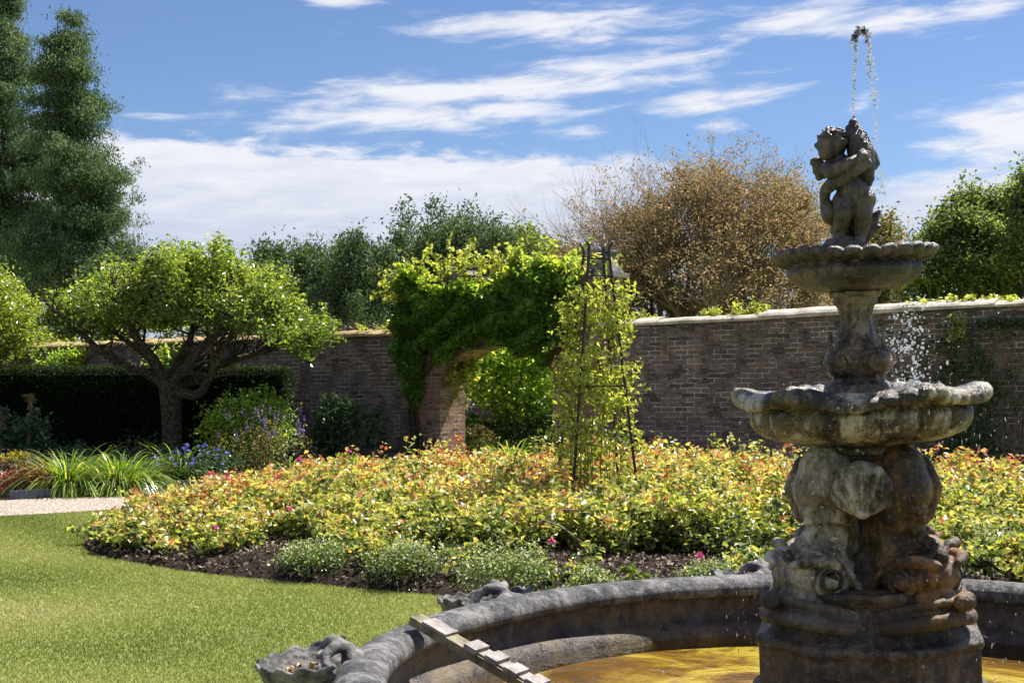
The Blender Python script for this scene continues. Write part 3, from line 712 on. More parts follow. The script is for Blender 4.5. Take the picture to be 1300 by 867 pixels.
rr_ = float(prad(np.array([math.pi]))[()])
sb = shell_basin(0, '')
first = True
for k, deg in enumerate([183, 139, 91, 46, 3, -42, -87, -132]):
    a = R(deg); r = float(prad(np.array([a]))[0])
    o = sb if first else sb.copy()
    if not first: C.objects.link(o); o.parent = pool
    o.location = ((r + .08) * math.cos(a), (r + .08) * math.sin(a), .07); o.rotation_euler = (0, 0, a); o.scale = (.84, .84, .88); first = False
# dry leaves gathered in the near-left shell
a = R(183); r = float(prad(np.array([a]))[0]); c0 = np.array([FC[0] + (r + .21) * math.cos(a), FC[1] + (r + .21) * math.sin(a), .455])
dl = leaves('dry_leaves', c0 + rng.normal(size=(170, 3)) * [.06, .06, .018], .032, leafmat('brown_leaf', [(0, (.16, .06, .02)), (1, (.48, .30, .10))], .1, (1, 1, 1), .7), up=1.0, width=.8, fold=.3)
tag(dl, 'small heap of dry brown leaves lying in the near shell basin', 'dry leaves', kind='stuff')

# wooden ramp from rim into water
ramp = empty('wooden_ramp'); tag(ramp, 'narrow weathered wooden duck ramp with stepped cleats, leading from the pool rim into the water', 'ramp')
Y0 = (EYE - .585) * F / (790 - 475); p0 = Vector((PX(547, Y0), Y0, .585))
Y1 = (EYE - .30) * F / (905 - 475); p1 = Vector((PX(745, Y1), Y1, .30))
dR = (p1 - p0); LR = dR.length; dR.normalize(); sR = dR.cross(Vector((0, 0, 1))).normalized(); uR = sR.cross(dR).normalized()
from mathutils import Matrix
RM = Matrix((dR, sR, uR)).transposed()
q = p0 + dR * (LR / 2 - .02)
MB().box(tuple(q - uR * .022), (LR + .12, .085, .036), RM).build('plank', M['wood_green'], ramp)
q2 = p0 + dR * .05
MB().box(tuple(q2 + uR * .002), (.13, .095, .012), RM).build('top_plate', M['wood'], ramp)
ncl = 8
for i in range(ncl):
    d_ = .25 + i * .105
    if d_ > LR: break
    MB().box(tuple(p0 + dR * d_ + uR * (.010) + sR * (.004 * (-1) ** i)), (.062, .105, .022), RM).build('cleat', M['wood'], ramp)
    MB().box(tuple(p0 + dR * (d_ + .052) + uR * (.0005) - sR * .012), (.043, .085, .008), RM).build('tread', M['wood'], ramp)

# ------------------------------------------------------------------ the fountain
from mathutils import Matrix as Mx
fo = empty('stone_fountain', (FC[0] + .026, FC[1], 0)); fo.rotation_euler = (Mx.Rotation(R(-2.1), 3, 'Y') @ Mx.Rotation(R(-14.8), 3, 'Z')).to_euler()   # the old column leans a little
tag(fo, 'tall carved tiered stone fountain with dolphins, two scalloped bowls and a cherub on top', 'fountain')
def fz(y): return EYE - (y - 475) / 315.0
def lathe(name, fn, nth, nt, mat, parent=fo, smooth=True, cap=True):
    """fn(theta array, t array)-> x,y,z arrays"""
    th = np.linspace(0, 2 * np.pi, nth, endpoint=False); tt = np.linspace(0, 1, nt)
    A, T = np.meshgrid(th, tt, indexing='ij'); x, y, z = fn(A, T)
    V = np.stack([x.ravel(), y.ravel(), z.ravel()], 1); idx = np.arange(nth * nt).reshape(nth, nt)
    q = np.stack([idx, np.roll(idx, -1, 0), np.roll(np.roll(idx, -1, 0), -1, 1), np.roll(idx, -1, 1)], -1)[:, :-1].reshape(-1, 4)
    return mesh_np(name, V, q, mat, parent, smooth=smooth)
def prof(pts):
    P = np.array(pts, float); L = np.r_[0, np.cumsum(np.hypot(*np.diff(P, axis=0).T))]; L /= L[-1]
    return lambda T: (np.interp(T, L, P[:, 0]), np.interp(T, L, P[:, 1]))
def nz(x, y, z, sc, am):
    sh = x.shape; f = np.array([mnoise.fractal(Vector((a * sc, b * sc, c * sc)), 1, 2, 3) for a, b, c in zip(x.ravel(), y.ravel(), z.ravel())]).reshape(sh)
    return f * am

# plinth: octagon with chamfered corners, stepped
def octr(A, flat=.0): # polygon radius factor with 8 sides, alternating widths
    k = (A + math.pi / 8) % (math.pi / 4) - math.pi / 8
    return math.cos(math.pi / 8) / np.cos(k)
def plinth(A, T):
    r, z = prof([(.52, .05), (.52, .36), (.50, .385), (.455, .39), (.455, .585), (.47, .60), (.465, .625), (.43, .635), (.40, .66), (.365, .72), (.36, .76), (.385, .80), (.38, .82), (.0, .82)])(T)
    r = r * octr(A) * 1.0; return r * np.cos(A), r * np.sin(A), z + nz(r * np.cos(A), r * np.sin(A), z, 9, .006)
lathe('plinth', plinth, 160, 90, M['st_plinth'])
# core column
def core(A, T):
    r, z = prof([(.22, .78), (.17, .9), (.13, 1.0), (.12, 1.15), (.17, 1.30), (.17, 1.34)])(T)
    return r * np.cos(A), r * np.sin(A), z
lathe('core', core, 40, 20, M['st_plinth'])
# dolphin: head low and outward, body rising, tail curling outward under the bowl
def dolphin():
    b = MB()
    c = [(.38, 0, .78), (.29, 0, .81), (.225, 0, .88), (.165, 0, .97), (.155, 0, 1.04), (.185, 0, 1.12), (.215, 0, 1.20), (.20, 0, 1.27), (.13, 0, 1.32)]
    r = [.07, .115, .12, .098, .096, .106, .116, .104, .08]
    b.chain(c, r, 24)
    b.ball((.31, 0, .885), (.125, .135, .095), 20, 14)
    def pol(rr, ph, z): return (rr * math.cos(ph), rr * math.sin(ph), z)
    for (r0, r1, z0, z1, th_) in ((.32, .15, .678, .055, .036), (.305, .145, .728, .065, .022)):
        pts = []; rad = []
        for i in range(-9, 10):
            ph = i / 8 * R(45); q = max(math.cos(2 * ph), 0) ** 1.6
            pts.append(pol(r0 + r1 * q, ph, z0 + z1 * q)); rad.append(th_ * (1 - .12 * q))
        b.chain(pts, rad, 12)
    for i in range(-6, 7):                                      # flesh behind the lips
        ph = i / 6 * R(42); q = max(math.cos(2 * ph), 0) ** 1.6
        b.ball(pol(.26 + .11 * q, ph, .71 + .05 * q), (.07, .07, .055), 10, 8)
    b.ball((.505, 0, .80), (.035, .05, .04), 12, 8)
    for s in (-1, 1):
        b.ball((.325, s * .105, .865), (.06, .045, .055), 14, 10)
        b.ball((.325, s * .142, .862), .032, 14, 10)
        for i in range(14):                                     # eyelid ring
            a1 = i / 14 * 2 * math.pi; b.ball((.325 + .050 * math.cos(a1), s * (.133 - .02 * math.cos(a1)), .862 + .044 * math.sin(a1)), .013, 8, 6)
        b.chain([(.43, s * .055, .93), (.40, s * .11, .945), (.33, s * .145, .945), (.26, s * .15, .90)], [.018, .026, .026, .014], 10)
        for q in range(4):
            b.chain([(.25 - .02 * q, s * .115, .92 - .02 * q), (.20 - .02 * q, s * .14, .87 - .03 * q), (.17 - .02 * q, s * .14, .80 - .01 * q)], [.013, .014, .008], 8)
        b.chain([(.20, s * .09, .96), (.19, s * .095, 1.04), (.215, s * .10, 1.12)], [.014, .016, .014], 8)
        b.chain([(.235, s * .10, 1.10), (.25, s * .125, 1.20), (.21, s * .13, 1.29)], [.035, .04, .03], 12)
    for q in range(5): b.ball((.405 - q * .032, 0, .955 + q * .022), (.024, .03, .030))
    for q in range(7): b.ball((.285 + .025 * math.sin(q * .9), random.gauss(0, .01), 1.05 + q * .035), (.022, .03, .018))
    o = b.build('dolphin', M['st_pale'], fo, True)
    return remesh(o, .006, 2, (.004, 22))
dol = dolphin()
eb = {}
for s_i in (-1, 1):
    e_ = MB().ball((0, 0, 0), (.028, .024, .028), 16, 10)
    e_.tube([(.043 * math.cos(q), .004, .036 * math.sin(q)) for q in np.linspace(0, 2 * math.pi, 21)], .0085, 8, False)
    e_.tube([(.060 * math.cos(q), -.012 * s_i, .010 + .050 * math.sin(q)) for q in np.linspace(R(10), R(175), 12)], [.004 + .007 * math.sin(math.pi * u / 11) for u in range(12)], 8)
    eb[s_i] = e_.build('eye', M['st_plinth'], dol, True); eb[s_i].location = (.322, s_i * .146, .872); eb[s_i].rotation_euler = (0, 0, R(12) * -s_i)
for i, (deg, mt) in enumerate([(-135, 'st_pale'), (-45, 'st_rust'), (45, 'st_rust'), (135, 'st_pale')]):
    o = dol if i == 0 else dol.copy()
    if i:
        C.objects.link(o); o.parent = fo
        for e_ in eb.values(): e2 = e_.copy(); C.objects.link(e2); e2.parent = o
    o.rotation_euler = (0, 0, R(deg)); o.material_slots[0].link = 'OBJECT'; o.material_slots[0].material = M[mt]
    if mt == 'st_rust': o['label'] = 'dolphin stained orange brown by iron'
# scallop shells between the dolphins
b = MB(); n = 90; v = [(0, -.035, 0)]; f = []
rad_n = 14
def shd(x, z):
    q = math.hypot(x, z) / .112; an = math.atan2(x, z + .125); dd = math.hypot(x, z + .125) / .23
    return -(.055 * math.sqrt(max(0, 1.02 - q * q)) + .013 * math.cos(an * 19) * min(1, dd * 1.6))
v[0] = (0, shd(0, 0), 0)
for j in range(1, rad_n + 1):
    for i in range(n):
        a = 2 * math.pi * i / n; u = j / rad_n
        ed = 1 + .03 * math.cos(math.atan2(math.cos(a), math.sin(a) + 1.1) * 19)
        x_ = .112 * u * ed * math.cos(a); z_ = .106 * u * ed * math.sin(a); v.append((x_, shd(x_ / ed, z_ / ed), z_))
for i in range(n): f.append((0, 1 + i, 1 + (i + 1) % n))
for j in range(rad_n - 1):
    for i in range(n): f.append((1 + j * n + i, 1 + (j + 1) * n + i, 1 + (j + 1) * n + (i + 1) % n, 1 + j * n + (i + 1) % n))
L0 = 1 + (rad_n - 1) * n
off = len(v); v += [(x, .12, z * .9) for x, y, z in v[L0:L0 + n]]
for i in range(n): f.append((L0 + i, off + i, off + (i + 1) % n, L0 + (i + 1) % n))
b.add(v, f); b.ball((0, -.03, -.09), (.03, .028, .022))
shl = b.build('scallop_shell', M['st_pale'], fo, True)
for i in range(4):
    o = shl if i == 0 else shl.copy()
    if i: C.objects.link(o); o.parent = fo
    a = R(-90 + 90 * i); rs = .285 if i in (0, 2) else .215; o.location = (rs * math.cos(a), rs * math.sin(a), 1.215); o.rotation_euler = (R(4) if i == 0 else 0, 0, a + R(90))

# lower bowl: lobed underside, drooping petal rim
NL = 8; PH = R(-90)
def lowbowl(A, T):
    pts = [(.0, 1.335), (.19, 1.335), (.205, 1.345), (.20, 1.365), (.22, 1.375), (.33, 1.39), (.405, 1.42), (.44, 1.46), (.445, 1.50), (.425, 1.53), (.405, 1.535), (.42, 1.54), (.47, 1.528), (.508, 1.528), (.53, 1.542), (.53, 1.565), (.508, 1.585), (.465, 1.597), (.40, 1.588), (.30, 1.555), (.18, 1.535), (.12, 1.53)]
    r, z = prof(pts)(T); r = np.where(r > .38, .38 + (r - .38) * .70, r)
    lob = np.cos(NL * (A - PH)); 
    bel = np.clip((z - 1.375) / .05, 0, 1) * np.clip((1.545 - z) / .04, 0, 1) * (r > .3)
    # round bosses on the belly
    bo = np.abs(np.cos(NL * (A - PH))) ** .6 - .6
    r = r * (1 + bel * .075 * bo)
    rim = np.clip((r - .395) / .07, 0, 1) * (z > 1.528) * (T > .45)
    w_ = np.cos(NL / 2 * 1.0 * (A - PH) * 2 / 1.0 * .5) 
    wave = -np.cos(6 * (A - PH)) * .75 - .25 * np.cos(3 * (A - PH) + .6)
    z = z + rim * (.021 * wave)
    r = r * (1 + rim * .03 * (-np.cos(6 * (A - PH))) )
    ribs = np.abs(np.sin(21 * (A - PH)))
    z = z + rim * .016 * (ribs - .6) * np.clip(wave + .5, 0.15, 1); r = r + rim * .012 * ribs
    x, y = r * np.cos(A), r * np.sin(A)
    return x, y, z + nz(x, y, z, 8, .008)
lathe('lower_bowl', lowbowl, 640, 130, M['st_low'])
# wet top sheet in the lower bowl
MB().add([(0, 0, 1.557)] + [(.36 * math.cos(a), .36 * math.sin(a), 1.557) for a in np.linspace(0, 2 * math.pi, 48, endpoint=False)], [(0, 1 + i, 1 + (i + 1) % 48) for i in range(48)]).build('bowl_water', M['water'], fo)

# baluster between the bowls
def balu(A, T):
    pts = [(.17, 1.53), (.165, 1.57), (.14, 1.585), (.135, 1.61), (.115, 1.62), (.105, 1.635), (.13, 1.66), (.148, 1.70), (.14, 1.735), (.115, 1.76), (.083, 1.79), (.065, 1.84), (.060, 1.88), (.070, 1.92), (.088, 1.945), (.082, 1.955), (.10, 1.965), (.105, 1.98), (.085, 1.99), (.09, 2.0)]
    r, z = prof(pts)(T)
    sq = np.clip((z - 1.63) / .03, 0, 1) * np.clip((1.80 - z) / .06, 0, 1)
    r = r * (1 + sq * .10 * np.cos(4 * (A - R(45)))) * (1 + .03 * np.cos(12 * A) * np.clip((z - 1.78) / .04, 0, 1) * (z < 1.945))
    x, y = r * np.cos(A), r * np.sin(A); d = nz(x, y, z, 14, .006)
    return x * (1 + d * 6), y * (1 + d * 6), z
lathe('pedestal', balu, 128, 90, M['st_bowl'])
vb = MB()
for i in range(60):
    a = i / 59 * 3.3 * math.pi; rr0 = .046 * (1 - i / 75)
    if i: vb.caps((rr0 * math.cos(a), 0, rr0 * math.sin(a)), prev, .0105, .0105, 8)
    prev = (rr0 * math.cos(a), 0, rr0 * math.sin(a))
vb.ball((0, 0, 0), (.036, .014, .036)); vb.chain([(-.046, .01, .02), (-.05, .02, .06), (-.06, .04, .12)], [.010, .010, .006], 8)
vol = vb.build('volute', M['st_bowl'], fo, True)
for i in range(8):
    o = vol if i == 0 else vol.copy()
    if i: C.objects.link(o); o.parent = fo
    a = R(-90 + 90 * (i // 2)); s = 1 if i % 2 else -1
    t_ = R(90) + a
    o.location = (.118 * math.cos(a) + s * .068 * math.cos(a + math.pi / 2), .118 * math.sin(a) + s * .068 * math.sin(a + math.pi / 2), 1.70)
    o.rotation_euler = (0, 0, t_ - s * R(-28)); o.scale = (-s, 1, 1)

# upper bowl with gadrooned rim
def upbowl(A, T):
    pts = [(.0, 1.975), (.09, 1.975), (.10, 1.985), (.15, 1.99), (.22, 2.005), (.265, 2.035), (.28, 2.065), (.27, 2.085), (.265, 2.095), (.30, 2.10), (.325, 2.107), (.342, 2.12), (.342, 2.137), (.325, 2.148), (.295, 2.142), (.24, 2.12), (.15, 2.10), (.05, 2.09)]
    r, z = prof(pts)(T); r = r * .94
    rim = np.clip((r - .23) / .06, 0, 1) * (z > 2.09)
    sc = np.abs(np.cos(14 * A)) ** .7
    r = r + rim * .016 * (sc - .5); z = z + rim * .013 * (sc - .5) + rim * .006 * np.cos(3 * A + 1)
    bel = np.clip((z - 1.985) / .03, 0, 1) * (z < 2.09) * (r > .12)
    r = r * (1 + bel * .035 * np.abs(np.sin(6 * A)))
    x, y = r * np.cos(A), r * np.sin(A)
    return x, y, z + nz(x, y, z, 10, .005)
lathe('upper_bowl', upbowl, 448, 100, M['st_top'])
def mound(A, T):
    r, z = prof([(.125, 2.09), (.12, 2.13), (.10, 2.155), (.075, 2.18), (.06, 2.20), (.0, 2.215)])(T)
    r = r * (1 + .1 * np.cos(5 * A + 1)); return r * np.cos(A) - .04, r * np.sin(A), z
lathe('rock_base', mound, 60, 24, M['st_top'])

# cherub holding a fish that spouts -----------------------------------------
def cc(u, v, d=0): return ((u - 304) / 1367 + .004, d, 2.155 + (772 - v) / 1367)
K = 1 / 1367
b = MB()
b.ball(cc(203, 190, -.012), (.060, .062, .064), 20, 14)                 # head
b.ball(cc(180, 235, -.035), (.038, .034, .034), 14, 10)                 # cheeks and jaw
b.ball(cc(146, 222, -.042), (.013, .011, .012)); b.caps(cc(150, 198, -.045), cc(143, 222, -.047), .007, .009, 8); b.ball(cc(170, 262, -.045), (.014, .012, .012))      # nose, chin
b.ball(cc(162, 243, -.052), (.013, .009, .006)); b.ball(cc(195, 228, -.058), (.016, .012, .015))      # lips, cheek
b.chain([cc(138, 188, -.035), cc(165, 184, -.055), cc(190, 186, -.06)], [.008, .009, .007], 8)      # brow
b.ball(cc(232, 215, -.055), (.008, .007, .012))                            # ear
for i in range(95):
    a = random.uniform(-.5, math.pi + .4); e = random.uniform(-1.2, 1.2)
    p = (math.cos(a) * math.cos(e) * .064, math.sin(e) * .066 , math.sin(a) * math.cos(e) * .066)
    if p[0] < -.02 and p[1] < .0 and p[2] < .02: continue
    if p[2] < -.02 and p[1] < 0: continue
    c0 = cc(205, 186, -.01); b.ball((c0[0] + p[0], c0[1] + p[1], c0[2] + p[2]), random.uniform(.006, .0095), 8, 6)
b.caps(cc(225, 260, -.01), cc(255, 310, 0), .032, .04)
b.chain([cc(250, 318, 0), cc(285, 390, 0), cc(305, 450, -.005), cc(312, 500, 0)], [.052, .058, .064, .062], 20)
b.ball(cc(300, 455, -.03), (.045, .04, .042)); b.caps(cc(270, 510, 0), cc(350, 505, 0), .056, .058)
b.ball(cc(340, 490, .03), (.05, .045, .05))
b.chain([cc(190, 325, -.02), cc(200, 352, -.06), cc(290, 318, -.085), cc(372, 280, -.075)], [.036, .032, .027, .020], 16)   # upper arm across
b.chain([cc(245, 330, .0), cc(260, 395, -.05), cc(330, 350, -.075), cc(388, 318, -.06)], [.036, .030, .024, .02], 16)
for q in range(4):
    b.chain([cc(362, 262 + q * 11, -.082), cc(388, 256 + q * 12, -.074), cc(404, 260 + q * 12, -.05)], [.0075, .007, .006], 8)
    b.chain([cc(380, 305 + q * 11, -.065), cc(400, 302 + q * 11, -.055), cc(412, 304 + q * 11, -.03)], [.0075, .007, .006], 8)
b.caps(cc(352, 262, -.085), cc(368, 245, -.075), .009, .007, 8)
# legs
b.chain([cc(262, 505, -.005), cc(252, 580, -.045), cc(232, 650, -.01), cc(225, 695, .0)], [.050, .038, .030, .022], 18)
b.ball(cc(250, 585, -.055), (.032, .03, .032))
b.chain([cc(232, 708, -.01), cc(262, 735, -.05), cc(285, 748, -.07)], [.024, .02, .014], 12)
b.chain([cc(352, 510, 0), cc(356, 590, -.03), cc(350, 655, .0), cc(338, 705, .01)], [.052, .038, .032, .023], 18)
b.chain([cc(335, 715, 0), cc(320, 738, -.045), cc(305, 750, -.065)], [.024, .02, .015], 12)
# wings
for (u, v, d, ru, rv) in ((118, 272, .03, .030, .022), (135, 300, .035, .034, .026), (150, 330, .03, .03, .03), (128, 350, .03, .018, .022), (118, 322, .03, .02, .018)):
    b.ball(cc(u, v, d), (ru, .014, rv), 12, 8)
b.caps(cc(150, 310, .03), cc(230, 330, .045), .02, .025)
for q in range(5): b.chain([cc(95 + q * 6, 262 + q * 20, .028), cc(150, 300 + q * 10, .03)], [.010, .012], 8)
che = b.build('cherub_figure', M['st_top'], fo, True); remesh(che, .0034, 1, (.0012, 40))
b = MB()
b.chain([cc(322, 95, .0), cc(330, 125, 0), cc(342, 180, -.005), cc(355, 250, -.01), cc(370, 320, -.01), cc(385, 385, .0), cc(392, 415, .01)], [.02, .030, .046, .054, .046, .030, .016], 20)
b.chain([cc(322, 80, 0), cc(322, 98, 0)], [.020, .024], 14); b.chain([cc(290, 105, -.01), cc(300, 140, -.02), cc(296, 200, -.02)], [.010, .016, .012], 10)
b.chain([cc(395, 190, .01), cc(425, 250, .02), cc(436, 305, .02), cc(412, 345, .01)], [.008, .014, .016, .010], 10)
b.chain([cc(385, 200, .01), cc(415, 270, .015), cc(420, 320, .015), cc(395, 345, .01)], [.02, .022, .02, .012], 10)
for s in (-1, 1): b.ball(cc(330 + s * 22, 135, -.03), .009); 
for q in range(4): b.chain([cc(325 + q * 22, 200, -.052), cc(338 + q * 18, 380, -.035)], [.004, .003], 6)
# tail and drapery curling round the left hip
b.chain([cc(345, 372, .02), cc(270, 385, -.05), cc(205, 405, -.04), cc(163, 440, -.02), cc(152, 485, 0), cc(168, 530, .01)], [.032, .034, .030, .024, .020, .026], 16)
b.chain([cc(168, 530, .01), cc(180, 575, .005), cc(210, 625, .02)], [.032, .036, .022], 16)
b.chain([cc(185, 560, .02), cc(240, 570, .065), cc(310, 590, .07)], [.026, .022, .022], 12)
b.chain([cc(300, 610, .05), cc(360, 700, .04), cc(395, 640, .03), (cc(432, 585, .02))], [.035, .030, .030, .012], 14)
b.chain([cc(395, 665, .03), cc(440, 655, .02)], [.022, .009], 10); b.chain([cc(395, 610, .03), cc(445, 570, .02)], [.02, .009], 10)
b.chain([cc(215, 690, .02), cc(200, 660, .03), cc(215, 620, .03)], [.022, .02, .02], 12)
b.chain([cc(262, 610, .06), cc(270, 700, .06)], [.02, .025], 12)
fi = b.build('spouting_fish', M['st_top'], fo, True); remesh(fi, .004, 1, (.0015, 40))
MB().tube([cc(326, 74, 0), cc(327, 40, 0)], [.004, .003], 8).build('nozzle', M['iron'], fo)

# ------------------------------------------------------------------ moving water (modelled as drops)
def drops(name, P, r, label, cat='water spray', stretch=1.0, kind='stuff'):
    P = np.asarray(P, float); N = len(P); r = np.asarray(r) * np.ones(N)
    g = (1 + 5 ** .5) / 2
    iv = np.array([(-1, g, 0), (1, g, 0), (-1, -g, 0), (1, -g, 0), (0, -1, g), (0, 1, g), (0, -1, -g), (0, 1, -g), (g, 0, -1), (g, 0, 1), (-g, 0, -1), (-g, 0, 1)], float); iv /= np.linalg.norm(iv[0])
    ifc = np.array([(0, 11, 5), (0, 5, 1), (0, 1, 7), (0, 7, 10), (0, 10, 11), (1, 5, 9), (5, 11, 4), (11, 10, 2), (10, 7, 6), (7, 1, 8), (3, 9, 4), (3, 4, 2), (3, 2, 6), (3, 6, 8), (3, 8, 9), (4, 9, 5), (2, 4, 11), (6, 2, 10), (8, 6, 7), (9, 8, 1)])
    V = iv[None] * r[:, None, None] * .85 * rng.uniform(.7, 1.3, (N, 1, 3)) * np.array([1, 1, stretch]); V = V + P[:, None, :]
    Fc = (np.arange(N)[:, None, None] * 12 + ifc[None]).reshape(-1, 3)
    o = mesh_np(name, V.reshape(-1, 3), Fc, M['drop'], smooth=True); tag(o, label, cat, kind=kind); return o
jx = FC[0] + cc(324, 60)[0] - .072; jy = FC[1] + .0095; zj0, zj1 = fz(158), fz(52)
P = []; r = []
for z in np.arange(zj0, zj1 + .02, .004):
    u = (z - zj0) / (zj1 - zj0); P.append((jx + .012 * u + random.gauss(0, .001 + .003 * u), jy + random.gauss(0, .002), z)); r.append(.0045 + .004 * u * random.random())
for i in range(200):
    a = random.uniform(0, math.pi); q = random.gauss(0, .005)
    P.append((jx + .034 - .030 * math.cos(a) + random.gauss(0, .006), jy + random.gauss(0, .010), zj1 + .045 * math.sin(a) + random.gauss(0, .010))); r.append(random.uniform(.003, .0085))
zz = zj1
for i in range(150):
    u = (i / 150) ** 1.0; z = zj1 - u * .27
    if u > .45 and random.random() < .35: continue
    P.append((jx + .062 + .028 * u + random.gauss(0, .004 + .010 * u), jy + random.gauss(0, .01), z)); r.append(random.uniform(.003, .0078))
for i in range(70):
    u = random.random(); P.append((jx + .088 + .03 * u + random.gauss(0, .010), jy + random.gauss(0, .02), zj1 - .27 - u * .36)); r.append(random.uniform(.0025, .007))
for i in range(40):
    u = random.random(); P.append((jx + .13 + random.gauss(0, .03), jy + random.gauss(0, .04), zj1 - .15 - u * .55)); r.append(random.uniform(.0015, .003))
drops('water_jet', P, r, 'thin jet of water rising from the cherub statue and breaking into drops', 'water jet')
P = []; r = []
for i in range(330):
    u = random.random() ** .8; P.append((FC[0] + PX(1, 1) * 0 + (1146 - 1100) / 315 + random.gauss(.0, .035 + .03 * u), jy + random.gauss(-.05, .10), fz(388) - u * .36)); r.append(random.uniform(.0022, .0068))
for i in range(110):
    P.append((FC[0] + (1175 - 1100) / 315 + random.gauss(.0, .06), jy + random.gauss(0, .12), fz(320) - random.random() * .65)); r.append(random.uniform(.0012, .0035))
for i in range(90):
    a = random.uniform(0, 6.28); P.append((FC[0] + .33 * math.cos(a), jy + .33 * math.sin(a), fz(340) - random.random() * .5)); r.append(random.uniform(.001, .003))
drops('falling_drops', P, r, 'glittering drops falling from the upper bowl into the lower bowl', stretch=1.25)
P = []; r = []
for i in range(500):
    a = random.uniform(0, 6.28); rr0 = .50 + random.gauss(0, .04); P.append((FC[0] + rr0 * math.cos(a), jy + rr0 * math.sin(a), WZ + random.random() * 1.28)); r.append(random.uniform(.0009, .0022))
drops('dripping_water', P, r, 'fine drips falling from the lower bowl rim to the pool', stretch=4.5)
P = []; r = []
for i in range(260):
    a = random.uniform(0, 6.28); q = .5 + abs(random.gauss(0, .35)); P.append((FC[0] + q * math.cos(a), jy + q * math.sin(a), WZ + .004)); r.append(random.uniform(.003, .008))
drops('floating_bubbles', P, r, 'small bubbles and splashes on the pool surface around the plinth', 'bubbles')

# ------------------------------------------------------------------ roses
def canopy(x, y):
    d = bdist(x, y)
    h = .17 + .42 * np.clip(d / 2.8, 0, 1) ** .75
    h = h + .10 * np.clip((y - 12) / 4, 0, 1)
    h = h * np.clip(d / .55, .18, 1) ** .5
    return h
rose = None
Ns = 5200
x = rng.uniform(-4.3, 7.3, Ns * 3); y = rng.uniform(9.6, 17.8, Ns * 3)
k = inpoly(x, y) & (x < .40 * y + 1.2); x, y = x[k], y[k]; d = bdist(x, y)
gap = .5 + .5 * np.sin(x * 5.1 + 1.7 * np.sin(y * 3.3)) * np.sin(y * 4.3 + 2 * np.sin(x * 2.1))
frontd = (y < 13.6) & (d < 1.15) & (x > -2.9)
thin = np.clip((d - .16) / .6, 0, 1)
k = (d > .10) & (rng.uniform(0, 1, len(x)) < .35 + .75 * gap) & (~frontd | (rng.uniform(0, 1, len(x)) < thin * (.35 + .65 * gap)))
# barer patches between bushes in the middle of the front
for (bx, by, br) in ((.42, 10.75, .62), (1.35, 10.65, .66), (2.4, 10.7, .55), (4.7, 11.1, .5), (-.5, 10.8, .42), (-1.9, 11.5, .35), (5.6, 11.4, .4)):
    k &= np.hypot(x - bx, (y - by) * .8) > br * rng.uniform(.75, 1.1, len(x))
k &= np.hypot(x - PX(757, 13.2), y - 13.0) > .42
x, y, d = x[k][:Ns], y[k][:Ns], d[k][:Ns]
Ns = len(x); lf = np.sin(x * 4.1 + 2.2 * np.sin(y * 2.7)) * np.sin(y * 3.7 + 1.8 * np.sin(x * 2.9)); H = canopy(x, y) * rng.uniform(.62, 1.1, Ns) * (1 + .17 * lf)
tall = rng.uniform(0, 1, Ns) < .09; H = np.where(tall, H * rng.uniform(1.1, 1.3, Ns), H)
per = 46
sx = np.repeat(x, per); sy = np.repeat(y, per); sh0 = np.repeat(H, per)
u = rng.uniform(0, 1, Ns * per) ** .62
lean = rng.normal(size=(Ns, 2)) * .10
px_ = sx + np.repeat(lean[:, 0], per) * u + rng.normal(size=Ns * per) * .055
py_ = sy + np.repeat(lean[:, 1], per) * u + rng.normal(size=Ns * per) * .055
pz_ = .07 + sh0 * (.12 + .88 * u) + rng.normal(size=Ns * per) * .015
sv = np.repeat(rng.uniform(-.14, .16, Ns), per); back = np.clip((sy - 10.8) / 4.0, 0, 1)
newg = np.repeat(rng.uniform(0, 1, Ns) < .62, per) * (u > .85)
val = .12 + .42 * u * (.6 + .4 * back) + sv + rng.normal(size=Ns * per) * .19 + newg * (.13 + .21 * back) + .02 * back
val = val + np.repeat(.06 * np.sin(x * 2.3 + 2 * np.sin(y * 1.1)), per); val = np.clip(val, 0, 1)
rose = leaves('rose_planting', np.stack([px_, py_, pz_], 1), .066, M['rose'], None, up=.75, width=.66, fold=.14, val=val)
tag(rose, 'dense mass of roses with yellow green and coppery young leaves filling the bed', 'rose bushes', kind='stuff')
sb_ = MB()
for i in range(0, Ns, 3):
    p = (x[i], y[i], .02); q = (x[i] + lean[i, 0], y[i] + lean[i, 1], .07 + H[i] * .92)
    sb_.tube([p, ((p[0] + q[0]) / 2 + random.gauss(0, .02), (p[1] + q[1]) / 2, H[i] * .5), q], [.005, .0042, .0025], 3, False)
sb_.build('stems', simple('rose_stem', (.07, .06, .03), (.20, .10, .05), 9, .6), rose)
